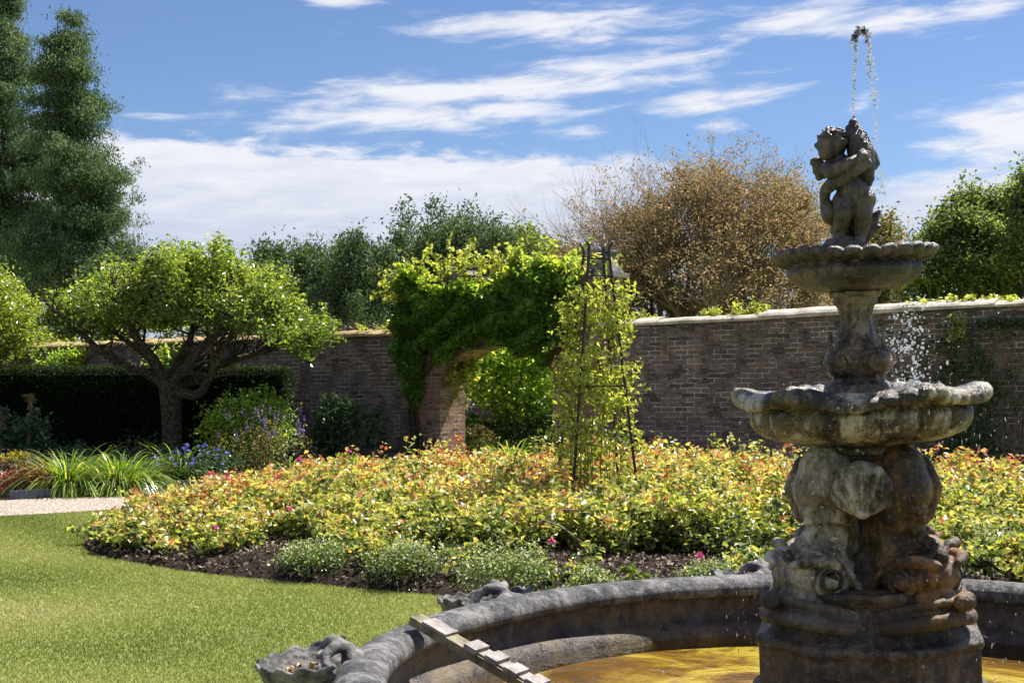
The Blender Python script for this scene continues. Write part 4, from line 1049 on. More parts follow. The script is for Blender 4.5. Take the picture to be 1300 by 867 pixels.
# blooms: cupped rosettes, each its own part
def rosette(P, r, mat, name, parent):
    n = 26; i = np.arange(n); a = i * 2.39996; ph = .15 + 1.25 * (i / n)
    D_ = np.stack([np.sin(ph) * np.cos(a), np.sin(ph) * np.sin(a), np.cos(ph)], 1)
    V, Fc, c = leafgeo(D_ * r * .55 + rng.normal(size=(n, 3)) * r * .06, r * 1.05, up=0.2, width=.95, fold=.2)
    return mesh_np(name, V, Fc, mat, parent, c, loc=tuple(P))
bl = [(287, 609), (268, 603), (288, 603), (443, 574), (405, 657), (368, 648), (513, 641), (273, 672), (638, 663), (587, 621), (700, 689), (795, 617), (931, 578), (999, 587), (981, 594), (857, 634), (888, 712), (1218, 605), (1268, 631), (1226, 600), (1290, 655), (380, 585), (350, 608), (560, 640), (1250, 612), (420, 603)]
for (bx, by) in bl:
    Yb = 15.5 if by < 600 else np.interp(by, [600, 620, 650, 680, 712], [15.0, 13.6, 12.2, 11.2, 10.6])
    Xb = PX(bx, Yb); zb = PZ(by, Yb)
    rosette((Xb, Yb, max(zb, .2)), random.uniform(.03, .048), M['pink'], 'rose_bloom', rose)

# small edging shrubs along the front
def shrub(px, py, w_, h_, mat, label, name='edging_shrub', cat='shrub', n=2600, leafs=.030, group=None, Y=None, up=.6, topv=.0, val0=(0, 1), white=0):
    Yb = EYE * F / (py - 475) if Y is None else Y
    root = empty(name, (PX(px, Yb), Yb, 0)); tag(root, label, cat, group)
    c = (0, 0, h_ * .52); rr0 = (w_ / 2, w_ / 2 * .85, h_ * .5)
    P, ids, kk = clumped([(c, rr0)], max(12, n // 22), 22, w_ * .07, .35, low=-.6)
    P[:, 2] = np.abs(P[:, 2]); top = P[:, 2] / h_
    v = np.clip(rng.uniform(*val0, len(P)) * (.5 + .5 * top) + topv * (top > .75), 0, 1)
    if white: v = np.where(rng.uniform(0, 1, len(P)) < white * top, 1.0, np.minimum(v, .85))
    leaves('foliage', P, leafs, mat, root, up=up, val=v)
    sbm = MB()
    for i in range(12):
        a = random.uniform(0, 6.28); q = random.uniform(.1, .45) * w_
        sbm.tube([(0.02 * math.cos(a), .02 * math.sin(a), 0), (q * .5 * math.cos(a), q * .5 * math.sin(a), h_ * .45), (q * math.cos(a), q * math.sin(a), h_ * .85)], [.006, .005, .003], 3, False)
    sbm.build('stem', M['twig'], root)
    return root
es = [(640, 762, .72, .40, 'pale grey green edging shrub just behind the left far shell basin'),
      (512, 745, .62, .34, 'low pale green shrub at the lawn edge, right of the dark bare soil'),
      (398, 735, .60, .30, 'small pale speckled shrub on the lawn edge of the rose bed'),
      (300, 712, .50, .26, 'small glossy low shrub at the front left of the rose bed'),
      (752, 768, .40, .24, 'tiny light green shrub just behind the pool rim, left of a white cane'),
      (905, 760, .50, .26, 'small pale green shrub behind the pool rim, left of the fountain column'),
      (205, 702, .48, .26, 'low green shrub near the left tip of the rose bed'),
      (585, 728, .45, .24, 'small dark green shrub between two pale edging shrubs'),
      (1255, 738, .70, .42, 'rounded small-leaved white speckled shrub right of the fountain'),
      (1190, 730, .45, .26, 'low green shrub just right of the fountain column')]
for (px, py, w_, h_, lb) in es:
    shrub(px, py, w_, h_, M['edge'], lb, white=.4, n=3600, leafs=.026)

# canes and hooped sticks in the bed
def stick(pts, r, label, name='cane', mat='cane', cat='garden stick'):
    o = MB().tube(pts, r, 6).build(name, M[mat], None, True); tag(o, label, cat); return o
def P3(px, py, Y): return (PX(px, Y), Y, PZ(py, Y))
stick([P3(650, 668, 11.6), P3(672, 655, 11.55), P3(700, 646, 11.5), P3(740, 648, 11.5), P3(765, 660, 11.5)], .008, 'arched bare hazel stick bent over the middle of the roses', 'bent_stick')
stick([P3(645, 690, 11.2), P3(690, 660, 11.2), P3(712, 668, 11.2), P3(740, 690, 11.2)], .009, 'lower hooped bare stick in front of the arched one', 'bent_stick')
stick([P3(868, 662, 11.7), P3(895, 656, 11.7), P3(910, 672, 11.7)], .007, 'short bent bare stick among roses left of the fountain', 'bent_stick')
stick([P3(816, 700, 10.3), P3(818, 752, 10.3)], .004, 'thin white upright cane in bare soil behind the pool rim')
stick([P3(950, 680, 10.6), P3(960, 722, 10.6)], .007, 'leaning pale cane near the left side of the fountain column')

# ------------------------------------------------------------------ obelisk with climber
OY = 13.2; ox = PX(757, OY)
ob = empty('metal_obelisk', (ox, OY, 0), R(12)); tag(ob, 'tall rusty metal plant obelisk with hooked tips standing in the rose bed', 'obelisk')
for k in range(4):
    a = R(45 + 90 * k); r0, r1 = .53, .14; H_ = PZ(320, OY)
    pts = [((r0 + (r1 - r0) * min(u * 1.0, 1)) * math.cos(a), (r0 + (r1 - r0) * u) * math.sin(a), H_ * u) for u in np.linspace(0, 1, 6)]
    pts += [((r1 + .01) * math.cos(a), (r1 + .01) * math.sin(a), H_ + .05), ((r1 + .045) * math.cos(a), (r1 + .045) * math.sin(a), H_ + .09)]
    MB().tube(pts, .0145, 7).build('leg', M['iron'], ob, True)
for zr in (PZ(330, OY), PZ(352, OY), PZ(490, OY)):
    rr0 = .53 + (.14 - .53) * zr / PZ(320, OY) + .012
    MB().tube([(rr0 * math.cos(a), rr0 * math.sin(a), zr) for a in np.linspace(R(45), R(405), 5)], .007, 5).build('ring', M['iron'], ob)
MB().tube([(.16, -.1, PZ(365, OY)), (-.12, .1, PZ(335, OY))], .005, 5).build('cross_tie', M['iron'], ob)
cl = empty('clematis', (ox, OY, 0)); tag(cl, 'feathery lime green climber growing up the metal obelisk', 'climber')
P = []; sm = MB()
for i in range(150):
    a = random.uniform(0, 6.28); z0 = random.uniform(.7, 2.45); rr0 = .36 - .10 * (z0 - .7) / 1.7
    P += shoot((rr0 * .7 * math.cos(a), rr0 * .7 * math.sin(a), z0), (math.cos(a) * .8, math.sin(a) * .8, random.uniform(-.1, .8)), random.uniform(.15, .34), 7, sm, .05, .22)
for i in range(8):
    a = random.uniform(0, 6.28); z0 = random.uniform(.45, .8); P += shoot((.25 * math.cos(a), .25 * math.sin(a), z0), (math.cos(a), math.sin(a), .4), .18, 5, sm)
for i in range(14):
    a = random.uniform(0, 6.28); z0 = random.uniform(2.3, 2.75); P += shoot((.12 * math.cos(a), .12 * math.sin(a), z0), (math.cos(a), math.sin(a), .7), .2, 5, sm)
q = ellip(2600, (0, 0, 1.62), (.36, .34, .85), .3); q = q[rng.uniform(0, 1, len(q)) < .5 + .5 * np.sin(q[:, 2] * 9 + q[:, 0] * 8)]
P = np.concatenate([np.array(P), q])
leaves('foliage', P, .062, M['lime'], cl, up=.4, width=.5, tipdir=np.array([0, 0, -.5]))
for i in range(16):
    a = random.uniform(0, 6.28); q0 = random.uniform(.05, .32)
    sm.tube([(q0 * math.cos(a), q0 * math.sin(a), 0), (q0 * .9 * math.cos(a + .2), q0 * .9 * math.sin(a + .2), .8), (.2 * math.cos(a), .2 * math.sin(a), 1.6), (.15 * math.cos(a), .15 * math.sin(a), 2.3)], .005, 4, False)
sm.build('stem', M['twig'], cl)

# ------------------------------------------------------------------ apple tree
def apple(px, Y, s, label, zlo, crown, nclump, trunk_r, name='apple_tree'):
    root = empty(name, (PX(px, Y), Y, 0)); tag(root, label, 'tree')
    rnd = random.Random(3); b = MB(); zc = 1.30 * s
    b.tube([(0, 0, -.05), (0, 0, .1), (.02, 0, .5 * s), (0, 0, 1.0 * s), (-.01, 0, zc)], [trunk_r * 1.4, trunk_r * 1.08, trunk_r * .95, trunk_r, trunk_r * 1.15], 14)
    b.ball((0, 0, zc), (trunk_r * 1.25, trunk_r * 1.2, trunk_r * .9), 12, 8)
    b.build('trunk', M['bark'], root, True)
    lb_ = MB()
    limbs = crown['limbs']
    for pts in limbs:
        n = len(pts); fine = smoothpoly([(p[0], p[1], p[2]) for p in pts], 4, False)
        L_ = len(fine); fine = [(f_[0] + rnd.gauss(0, .012), f_[1] + rnd.gauss(0, .012), f_[2] + rnd.gauss(0, .012)) for f_ in fine]
        lb_.tube(fine, [trunk_r * (.58 - .42 * i / L_) for i in range(L_)], 9, False)
        for i in range(6, L_, 1):
            for q in range(2 if i > 9 else 1):
                tips = []
                branches(lb_, fine[i], (rnd.gauss(0, .9), rnd.gauss(0, .9), rnd.uniform(-.1, 1)), rnd.uniform(.3, .6), trunk_r * (.22 - .12 * i / L_), 0, 2, (2, 2), .7, tips, .12, 5, .25, rnd)
    lb_.build('limbs', M['bark'], root, True)
    P, ids, kk = clumped(crown['blobs'], nclump, 22, .075, .6, big=125, bigr=.28)
    sel = P[:, 2] > zlo(P[:, 0]) + rng.normal(size=len(P)) * .05
    P = P[sel]; ids = ids[sel]
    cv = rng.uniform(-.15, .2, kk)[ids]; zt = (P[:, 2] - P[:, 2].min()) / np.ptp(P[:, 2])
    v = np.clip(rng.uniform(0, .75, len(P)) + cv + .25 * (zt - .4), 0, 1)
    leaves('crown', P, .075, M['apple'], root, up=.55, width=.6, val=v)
    return root
AY = 22.0; ax0 = PX(217, AY)
def L2(px, py, dy): return (PX(px, AY) - ax0, dy, PZ(py, AY))
limbs = [[L2(212, 492, 0), L2(185, 470, -.2), L2(150, 452, -.4), L2(115, 425, -.5), L2(85, 395, -.6)],
         [L2(214, 490, 0), L2(190, 462, .3), L2(160, 440, .6), L2(120, 415, .8)],
         [L2(215, 488, 0), L2(200, 455, -.3), L2(182, 425, -.5), L2(178, 400, -.6), L2(170, 370, -.8)],
         [L2(217, 485, 0), L2(225, 450, .3), L2(232, 425, .6), L2(230, 390, .8)],
         [L2(218, 490, 0), L2(240, 468, -.3), L2(262, 445, -.5), L2(290, 425, -.8), L2(320, 405, -.9)],
         [L2(220, 492, 0), L2(250, 478, .2), L2(280, 460, .3), L2(310, 452, .4), L2(345, 440, .4), L2(378, 420, .3)],
         [L2(222, 498, 0), L2(255, 500, -.2), L2(275, 480, -.5), L2(285, 465, -.7), L2(300, 440, -.9)],
         [L2(218, 486, 0), L2(250, 455, .5), L2(275, 430, .9), L2(300, 400, 1.1)]]
def zl(x): 
    u = x / 2.15; return 2.50 - .50 * np.abs(u) ** 2.2 + .06 * np.sin(x * 5)
cx_ = PX(240, AY) - ax0
blobs = [((cx_, 0, 2.62), (2.02, 1.75, .98)), ((cx_ - 1.35, 0, 2.55), (.85, 1.1, .72)), ((cx_ + 1.45, 0, 2.42), (.74, 1.0, .72)), ((cx_ + .2, -.3, 2.9), (1.45, 1.1, .74)), ((cx_ - .5, 0, 2.95), (1.1, 1.1, .66)), ((cx_ + 1.0, -.5, 2.45), (.95, .8, .55))]
apple(217, AY, 1.13, 'old gnarled apple tree with a broad flat-topped leafy crown beside the brick wall', zl, dict(limbs=limbs, blobs=blobs), 3300, .165)

# second fruit tree cut off at the left edge
def ltree():
    Y = 22.5; root = empty('fruit_tree', (PX(-60, Y), Y, 0)); tag(root, 'pale green fruit tree cut off by the left edge of the photo', 'tree')
    b = MB(); b.tube([(0, 0, 0), (.05, 0, 1.0), (0, 0, 2.0)], [.15, .12, .09], 10); rnd = random.Random(5)
    for i in range(9):
        a = i * .7; branches(b, (0, 0, 1.4 + .06 * i), (math.cos(a), math.sin(a), .45), .9, .05, 0, 2, (3, 2), .6, [], .1, 5, .2, rnd)
    b.build('trunk', M['bark'], root, True)
    P, ids, kk = clumped([((-.2, 0, 2.75), (1.45, 1.2, .85)), ((.8, 0, 2.5), (.75, .8, .6)), ((.2, -.2, 3.1), (.9, .9, .5))], 1100, 24, .1, .5)
    leaves('crown', P, .075, M['apple'], root, up=.6, val=np.clip(rng.uniform(.2, 1, len(P)), 0, 1))
ltree()

# ------------------------------------------------------------------ hedge and border plants
def hedge():
    x0, x1, y0, y1, z1 = -16.0, PX(368, 24.0), 23.4, 24.3, 1.74
    root = empty('yew_hedge', ((x0 + x1) / 2, (y0 + y1) / 2, 0)); tag(root, 'clipped dark yew hedge running behind the apple tree trunk', 'hedge')
    cx2, cy2 = (x0 + x1) / 2, (y0 + y1) / 2; hx, hy = (x1 - x0) / 2, (y1 - y0) / 2
    MB().box((0, 0, z1 / 2 - .05), (hx * 2 - .16, hy * 2 - .16, z1 - .12)).build('inner_mass', M['hedge_core'], root)
    N = 60000; P = np.stack([rng.uniform(-hx, hx, N), -hy + rng.normal(size=N) * .035, rng.uniform(0, z1, N)], 1)
    N2 = 30000; Q = np.stack([rng.uniform(-hx, hx, N2), rng.uniform(-hy, hy, N2), z1 + rng.normal(size=N2) * .025 + .02 * np.sin(rng.uniform(-hx, hx, N2) * 3)], 1)
    N3 = 3000; E_ = np.stack([hx + rng.normal(size=N3) * .03, rng.uniform(-hy, hy, N3), rng.uniform(0, z1, N3)], 1)
    P = np.concatenate([P, Q, E_]); v = np.concatenate([rng.uniform(0, .8, N), rng.uniform(.5, 1, N2), rng.uniform(0, .8, N3)])
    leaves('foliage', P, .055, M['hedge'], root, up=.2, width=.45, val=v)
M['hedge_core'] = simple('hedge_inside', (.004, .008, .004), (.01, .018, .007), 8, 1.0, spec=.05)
hedge()

def bush(px, Y, w_, h_, mat, label, z0=0, name='shrub', cat='shrub', n=2600, leafs=.06, up=.5, blobs=None, val=(0, 1), depth=.8, group=None, spread=.10, shell=.35, py=None, tipdir=None, width=.55):
    root = empty(name, (PX(px, Y), Y, z0)); tag(root, label, cat, group)
    bl_ = blobs or [((0, 0, h_ * .5), (w_ / 2, w_ / 2 * depth, h_ * .52)), ((w_ * .18, 0, h_ * .68), (w_ * .28, w_ * .26, h_ * .3)), ((-w_ * .2, 0, h_ * .55), (w_ * .3, w_ * .26, h_ * .34))]
    P, ids, kk = clumped(bl_, max(6, n // 20), 20, spread * w_ * .6, shell)
    P[:, 2] = np.abs(P[:, 2]); cv = rng.uniform(-.15, .15, kk)[ids]
    v = np.clip(rng.uniform(*val, len(P)) + cv, 0, 1)
    leaves('foliage', P, leafs, mat, root, up=up, val=v, tipdir=tipdir, width=width)
    s2 = MB()
    for i in range(10):
        a = random.uniform(0, 6.28); q = random.uniform(.05, .4) * w_
        s2.tube([(0.03 * math.cos(a), .03 * math.sin(a), 0), (q * .5 * math.cos(a), q * .5 * math.sin(a) * depth, h_ * .45), (q * math.cos(a), q * math.sin(a) * depth, h_ * .85)], [.012, .009, .004], 4, False)
    s2.build('stem', M['twig'], root)
    return root
def flowers(root, P, per, size, mat, name='flower_spike'):
    for i in range(0, len(P), per): leaves(name, P[i:i + per], size, mat, root, up=.3, width=.6)
def dup(P, k, sx, sy, sz): return np.repeat(P, k, 0) + rng.normal(size=(len(P) * k, 3)) * [sx, sy, sz]

def strapclump(px, py, w_, h_, n, label, name='daylily_clump', group=None, mat='blade', Y=None, lean=0, wd=.014, cat='strap-leaved plant'):
    Yb = EYE * F / (py - 475) if Y is None else Y
    V = []; Fc = []; col = []; k = 0
    for i in range(n):
        a = random.uniform(0, 6.28); r0 = random.uniform(0, .30) * w_; L_ = h_ * random.uniform(.7, 1.25); out_ = random.uniform(.5, 1.7)
        p = Vector((r0 * math.cos(a), r0 * math.sin(a), 0)); d_ = Vector((math.cos(a) * .3 * out_ + lean * .1, math.sin(a) * .3 * out_, 1)).normalized()
        side = Vector((-math.sin(a), math.cos(a), 0)); m_ = 8; v = random.random(); br = random.random()
        for j in range(m_ + 1):
            u = j / m_; w2 = wd * (1 - u ** 2.5) * (.6 + .8 * min(1, u * 4)) * .6
            V += [tuple(p - side * w2), tuple(p + side * w2)]; col += [(v, br, 0, 1)] * 2
            if j < m_: Fc.append((k + 2 * j, k + 2 * j + 1, k + 2 * j + 3, k + 2 * j + 2))
            d_ = (d_ + Vector((math.cos(a) * .16 * out_ + lean * .03, math.sin(a) * .16 * out_, -.26 * out_ * (.5 + u) - .10 * u))).normalized()
            p = p + d_ * (L_ * 1.3 / m_); p.z = max(p.z, .02)
        k += 2 * (m_ + 1)
    root = mesh_np(name, V, Fc, M[mat], None, col, loc=(PX(px, Yb), Yb, 0)); tag(root, label, cat, group); return root
strapclump(88, 628, 1.3, .66, 900, 'large arching yellow green strap-leaved clump, left one of the pair by the path', Y=18.6)
strapclump(150, 628, 1.3, .62, 900, 'arching light green strap-leaved clump drooping over the path edging, right one of the pair', Y=18.75)
strapclump(232, 600, .9, .72, 200, 'darker strap-leaved clump behind the pair, in front of the apple trunk', Y=20.2, mat='blade')
strapclump(122, 600, .8, .78, 120, 'loose grassy clump rising behind the two daylily clumps', Y=20.3)
strapclump(368, 590, .6, .42, 160, 'bright green grassy tuft beside the purple flowered shrub', Y=20.6)
# red foliage mound and yellow spurge
bush(38, 18.3, .98, .34, M['red'], 'low mound of coral red heuchera leaves at the left edge by the path', name='heuchera', cat='bedding plant', n=2600, leafs=.055, up=.8, depth=.7)
bush(-40, 18.4, .9, .44, M['red'], 'heuchera with coral leaves cut off by the left edge', name='heuchera', cat='bedding plant', n=1400, leafs=.055, up=.8, depth=.7)
bush(20, 19.0, .9, .50, M['purpleleaf'], 'dusky purple-leaved plant behind the red heuchera mound', name='purple_plant', cat='bedding plant', n=1600, leafs=.05, up=.6)
for (px, py, Yq, r0, lb) in ((14, 585, 19.0, .17, 'largest yellow euphorbia flower dome at the left edge'), (28, 583, 19.1, .12, 'small yellow euphorbia dome right of the largest one'), (-14, 588, 19.0, .14, 'yellow euphorbia dome cut by the left edge')):
    bush(px, Yq, r0 * 2, r0 * 1.5, M['yellow'], lb, z0=PZ(py, Yq) - r0 * .7, name='euphorbia', cat='flower', n=900, leafs=.028, up=1.2, shell=.7)
bush(131, 19.3, .22, .16, M['green'], 'small broad-leaved plant on the slate edging below the strap leaves', name='small_plant', cat='plant', n=150, leafs=.07)
# left tall dark plants
bush(35, 21.0, .75, 1.15, M['bluegreen'], 'tall blue green leafy perennial in front of the hedge at far left', name='perennial', cat='plant', n=1700, leafs=.075, shell=.1, spread=.12)
bush(2, 21.0, .5, 1.25, M['bluegreen'], 'leafy perennial with brownish tips cut by the left edge', name='perennial', cat='plant', n=900, leafs=.07, shell=.1, spread=.13)
bush(38, 20.9, .22, .3, M['olive'], 'brownish seed head rising above the blue green perennial', z0=1.1, name='seed_head', cat='plant', n=160, leafs=.05, shell=.1)
for (px, Yq, w_, h_, mt, lb) in ((85, 21.2, 1.2, .55, 'bluegreen', 'low dark blue green plant behind the strap-leaved clumps'),
        (185, 21.0, 1.1, .62, 'bluegreen', 'dark ferny plant just left of the apple trunk'),
        (255, 19.9, 1.3, .50, 'bluegreen', 'grey green low plant with blue flowers right of the daylilies'),
        (222, 19.7, .8, .36, 'green', 'low green plant at the path edge between daylily clump and roses'),
        (330, 20.5, 1.5, .85, 'olive', 'loose plant under the shrub with purple spikes')):
    bs = bush(px, Yq, w_, h_, M[mt], lb, name='perennial', cat='plant', n=1900, leafs=.05)
    if px in (255, 222): flowers(bs, dup(np.stack([rng.normal(-.05, .28, 26), rng.normal(-.2, .15, 26), h_ * rng.uniform(.9, 1.25, 26)], 1), 3, .012, .012, .012), 3, .055, M['blue'], 'flower')
    if px == 330:
        n = 44; sxp = rng.uniform(-.75, .75, n); P = np.repeat(np.stack([sxp, rng.normal(-.1, .3, n), rng.uniform(.7, 1.12, n)], 1), 14, 0) + rng.normal(size=(n * 14, 3)) * [.010, .010, .035]
        flowers(bs, P, 14, .035, M['violet'])
bush(312, 21.4, 1.55, 1.42, M['vine'], 'airy shrub with yellow green leaf tips standing right of the apple trunk', name='airy_shrub', cat='shrub', n=4200, leafs=.07, val=(.1, 1), shell=.25)
bush(345, 22.2, 1.0, 1.2, M['dark'], 'dark evergreen shrub behind the airy shrub against the wall', name='evergreen_shrub', cat='shrub', n=2200, leafs=.06)
bush(432, 22.6, .95, 1.35, M['dark'], 'dark green bushy climber low on the brick wall, left of the gateway', name='wall_shrub', cat='shrub', n=3600, leafs=.075, depth=.5)
bush(478, 22.7, .42, 1.2, M['dark'], 'narrow dark climber low on the wall between the bushy one and the gateway', name='wall_shrub', cat='shrub', n=1300, leafs=.07, depth=.5)
bush(428, 19.8, .75, .46, M['lime'], 'bright lime green low plant behind the roses at the foot of the wall', name='lime_plant', cat='plant', n=1000, leafs=.06)
bush(652, 20.6, .5, .42, M['green'], 'green plant between the roses and the gateway opening', name='gateway_plant', cat='plant', n=500, leafs=.06)

# espaliers along the left wall
for (px, w_, lb) in ((25, 1.6, 'leafy climber on the wall above the hedge at far left'), (95, 1.5, 'bright leaved climber on the wall left of the apple tree'), (222, 1.2, 'climber on the wall glimpsed through the apple limbs')):
    s0 = s_of(px); q = wpt(s0, -.15)
    bush(px, q[1], w_, .75, M['vine'], lb, z0=1.5, name='wall_climber', cat='climber', n=1300, leafs=.085, depth=.22, val=(.3, 1))
# climber on the right wall
def wallpatch(sA, sB, zA, zB, N, mat, label, dens, size=.07, val=(0, .8)):
    root = empty('wall_climber', (*wpt((sA + sB) / 2), 0), ang); tag(root, label, 'climber')
    s_ = rng.uniform(sA, sB, N) - (sA + sB) / 2; z_ = rng.uniform(zA, zB, N); k = dens(s_ / (sB - sA) * 2, (z_ - zA) / (zB - zA)) > rng.uniform(0, 1, N)
    s_, z_ = s_[k], z_[k]; y_ = -.02 - rng.uniform(0, .16, len(s_))
    leaves('foliage', np.stack([s_, y_, z_], 1), size, mat, root, up=.3, val=rng.uniform(*val, len(s_)), tipdir=np.array([0, 0, -.8]))
    b = MB()
    for i in range(7):
        x0 = random.uniform(-.3, .3); b.tube([(x0 * .4, -.03, 0), (x0, -.03, (zA + zB) / 2 * .6), (x0 * 2.2 + random.gauss(0, .1), -.03, zB * .85)], [.012, .009, .004], 4, False)
    b.build('stem', M['twig'], root)
def dn(u, v):
    b = .75 * np.exp(-(u + .25 - .25 * v) ** 2 * 2.6) * np.clip((1.12 - v) * 1.8, 0, 1)
    return b * (.45 + .55 * np.sin(u * 11 + 3 * np.sin(v * 7)) * np.sin(v * 13 + 2 * np.sin(u * 6)))+ .12 * np.exp(-u * u * 2) * (1 - v)
sA, sB = s_of(1125), s_of(1345)
wallpatch(sA, sB, .2, 2.5, 15000, M['dark'], 'ragged dark green creeper spreading over the wall right of the fountain', dn, .075, (.2, 1))
wallpatch(s_of(1242), s_of(1330), 2.28, 2.42, 900, M['dark'], 'thin strip of dark moss and creeper just under the coping at the right edge', lambda u, v: .7 + 0 * u, .05, (.1, .8))
wallpatch(s_of(1206), s_of(1228), 2.12, 2.50, 260, M['lime'], 'small pale sprig hanging on the wall above the dark creeper', lambda u, v: .6 + 0 * u, .06, (.3, 1))

# plants topping the walls
def toptuft(px, n, h_, w_, label, mat='lime', name='wall_top_plant'):
    s0 = s_of(px); q = wpt(s0, .25); zb = ztop(s0) - .05
    root = empty(name, (q[0], q[1], zb)); tag(root, label, 'plant'); P = []; b = MB()
    for i in range(n):
        P += shoot((random.uniform(-w_ / 2, w_ / 2), random.uniform(-.1, .2), 0), (random.gauss(0, .3), random.gauss(0, .2), 1), h_ * random.uniform(.5, 1.1), 7, b, .02, .12)
    leaves('foliage', np.array(P), .075, M[mat], root, up=.8, width=.7); b.build('stem', M['twig'], root)
for (px, n, h_, w_, lb) in ((890, 6, .26, .3, 'lime green sprig on the wall top, farthest left of three between obelisk and fountain'), (936, 7, .30, .35, 'tallest lime green sprig on the wall top left of the fountain'),
        (968, 5, .22, .35, 'low lime green sprig on the wall top nearest the fountain'), (812, 6, .2, .4, 'lime green tuft on the wall top just right of the obelisk'),
        (1185, 12, .16, .9, 'low lime green growth on the wall top just right of the fountain'), (1240, 12, .17, .8, 'low lime green growth on the wall top near the right edge'), (1290, 6, .13, .5, 'lime green growth on the wall top at the right edge'),
        (500, 14, .42, .5, 'lime green shrub tip showing over the wall left of the gateway'), (465, 8, .22, .5, 'loose lime green tuft over the wall between apple tree and gateway'),
        (60, 18, .3, 1.6, 'pale leafy growth along the wall top at far left'), (130, 12, .25, 1.2, 'pale leafy growth along the wall top left of the apple trunk')):
    toptuft(px, n, h_, w_, lb)
toptuft(425, 26, .2, 1.4, 'dry straw coloured grasses growing on the wall top right of the apple crown', 'litter')

# slate edging strips along the path
for i in range(7):
    f0 = np.array(path_b); j = 12 + i * 2
    p, q = f0[j], f0[min(j + 2, len(f0) - 1)]; d_ = q - p; L_ = np.hypot(*d_); a = math.atan2(d_[1], d_[0])
    b = MB().box((L_ / 2, 0, .055), (L_ - .02, .03, .13)); 
    for s in (-.35, .35): b.box((L_ / 2 + s * L_, -.02, .05), (.03, .02, .14))
    o = b.build('edging_strip', M['slate']); o.location = (p[0], p[1] + .015, 0); o.rotation_euler = (0, 0, a)
    tag(o, 'blue grey edging board between the gravel path and the flower border', 'edging', 'edging boards along the path')

# ------------------------------------------------------------------ beyond the gateway
bush(655, 26.6, 2.6, 1.9, M['vine'], 'sunlit broad-leaved tree crown seen through the gateway', z0=.72, name='garden_tree', cat='tree', n=9000, leafs=.11, val=(.1, 1))
bush(668, 27.6, 3.2, 1.25, M['dark'], 'dark evergreen bush under the sunlit tree beyond the gateway', name='dark_bush', cat='shrub', n=9000, leafs=.10)
bush(606, 25.2, .72, .72, M['olive'], 'clipped rounded box ball just beyond the gateway', name='box_ball', cat='topiary', n=5000, leafs=.035, shell=.85, spread=.05,
     blobs=[((0, 0, .33), (.36, .36, .38))])
bush(603, 28.5, .9, 1.5, M['lime'], 'yellow green shrub beyond the gateway behind the purple flowers', name='yellow_shrub', cat='shrub', n=1500, leafs=.08)
al = bush(603, 26.3, .8, .55, M['green'], 'purple alliums flowering above the box ball beyond the gateway', name='allium_clump', cat='flower', n=500, leafs=.07)
n = 16; flowers(al, np.repeat(np.stack([rng.uniform(-.35, .35, n), rng.uniform(-.2, .2, n), rng.uniform(.75, 1.12, n)], 1), 40, 0) + rng.normal(size=(n * 40, 3)) * .022, 40, .04, M['mauve'], 'flower_head')
strapclump(650, 0, 1.4, .5, 260, 'fresh green grassy plant beyond the gateway opening', name='grassy_plant', Y=25.0, wd=.02)

# ------------------------------------------------------------------ background trees
def tree(name, px, Y, blobs, n, per, spread, leafs, mat, label, shell=.45, up=.4, val=(0, 1), tipdir=None, trunk=.3, flat=1.0, width=.55, cvar=.2, limbs=14, big=0, bigr=.3, bflat=1.0):
    """blobs given as (px, py, half-width px, half-height px, half-depth m) as measured at distance Y"""
    m_ = Y / F; x0 = PX(px, Y)
    bl_ = [((PX(bx, Y) - x0, random.uniform(-.4, .4) * bd, PZ(by, Y)), (hw_ * m_, bd, hh * m_)) for (bx, by, hw_, hh, bd) in blobs]
    root = empty(name, (x0, Y, 0)); tag(root, label, 'tree')
    zt = max(b[0][2] + b[1][2] for b in bl_)
    t_ = MB(); t_.tube([(0, 0, -.1), (.1, 0, zt * .3), (-.05, 0, zt * .6), (0, 0, zt * .82)], [trunk, trunk * .75, trunk * .4, trunk * .1], 9)
    for i in range(limbs):
        c, r = random.choice(bl_); e = ellip(1, c, r, .2)[0]; z0 = min(max(e[2] * random.uniform(.45, .8), .5), zt * .85)
        t_.tube([(0, 0, z0), ((e[0]) * .5, e[1] * .5, (z0 + e[2]) / 2 + .2), tuple(e)], [trunk * .3, trunk * .2, trunk * .06], 5, False)
    t_.build('trunk', M['bark_dark'], root, True)
    P, ids, kk = clumped(bl_, n, per, spread, shell, flat=flat, big=big, bigr=bigr, bflat=bflat)
    P = P[P[:, 2] > .2] if False else P; cv = rng.uniform(-cvar, cvar, kk)[ids]
    v = np.clip(rng.uniform(*val, len(P)) + cv, 0, 1)
    P[:, 2] = np.maximum(P[:, 2], .1)
    leaves('crown', P, leafs, mat, root, up=up, val=v, tipdir=tipdir, width=width)
    return root
DN = np.array([0, 0, -1.0])
tree('redwood', 8, 56, [(6, 5, 20, 60, .9), (8, -20, 14, 45, .7), (12, 40, 26, 40, 1.0), (14, 110, 42, 55, 1.5), (18, 190, 55, 60, 2.0), (10, 270, 66, 60, 2.4), (30, 330, 76, 60, 2.6), (-50, 200, 50, 130, 2.0), (60, 250, 50, 90, 2)], 4200, 34, .19, .15, M['redwood'], 'tallest dark redwood at the left edge, its top cut off', .25, .1, tipdir=DN, trunk=.35, flat=.8, cvar=.35, width=.35, big=150, bigr=.55, bflat=.28)
tree('redwood', 84, 52, [(84, 45, 24, 30, .7), (84, 90, 36, 38, 1.1), (92, 150, 44, 45, 1.4), (95, 215, 50, 50, 1.8), (108, 265, 42, 50, 1.8), (92, 320, 62, 60, 2.2)], 3400, 34, .18, .14, M['redwood'], 'dark redwood with a ragged rounded top right of the tallest one', .25, .1, tipdir=DN, trunk=.35, flat=.8, cvar=.35, width=.35, big=150, bigr=.55, bflat=.28)
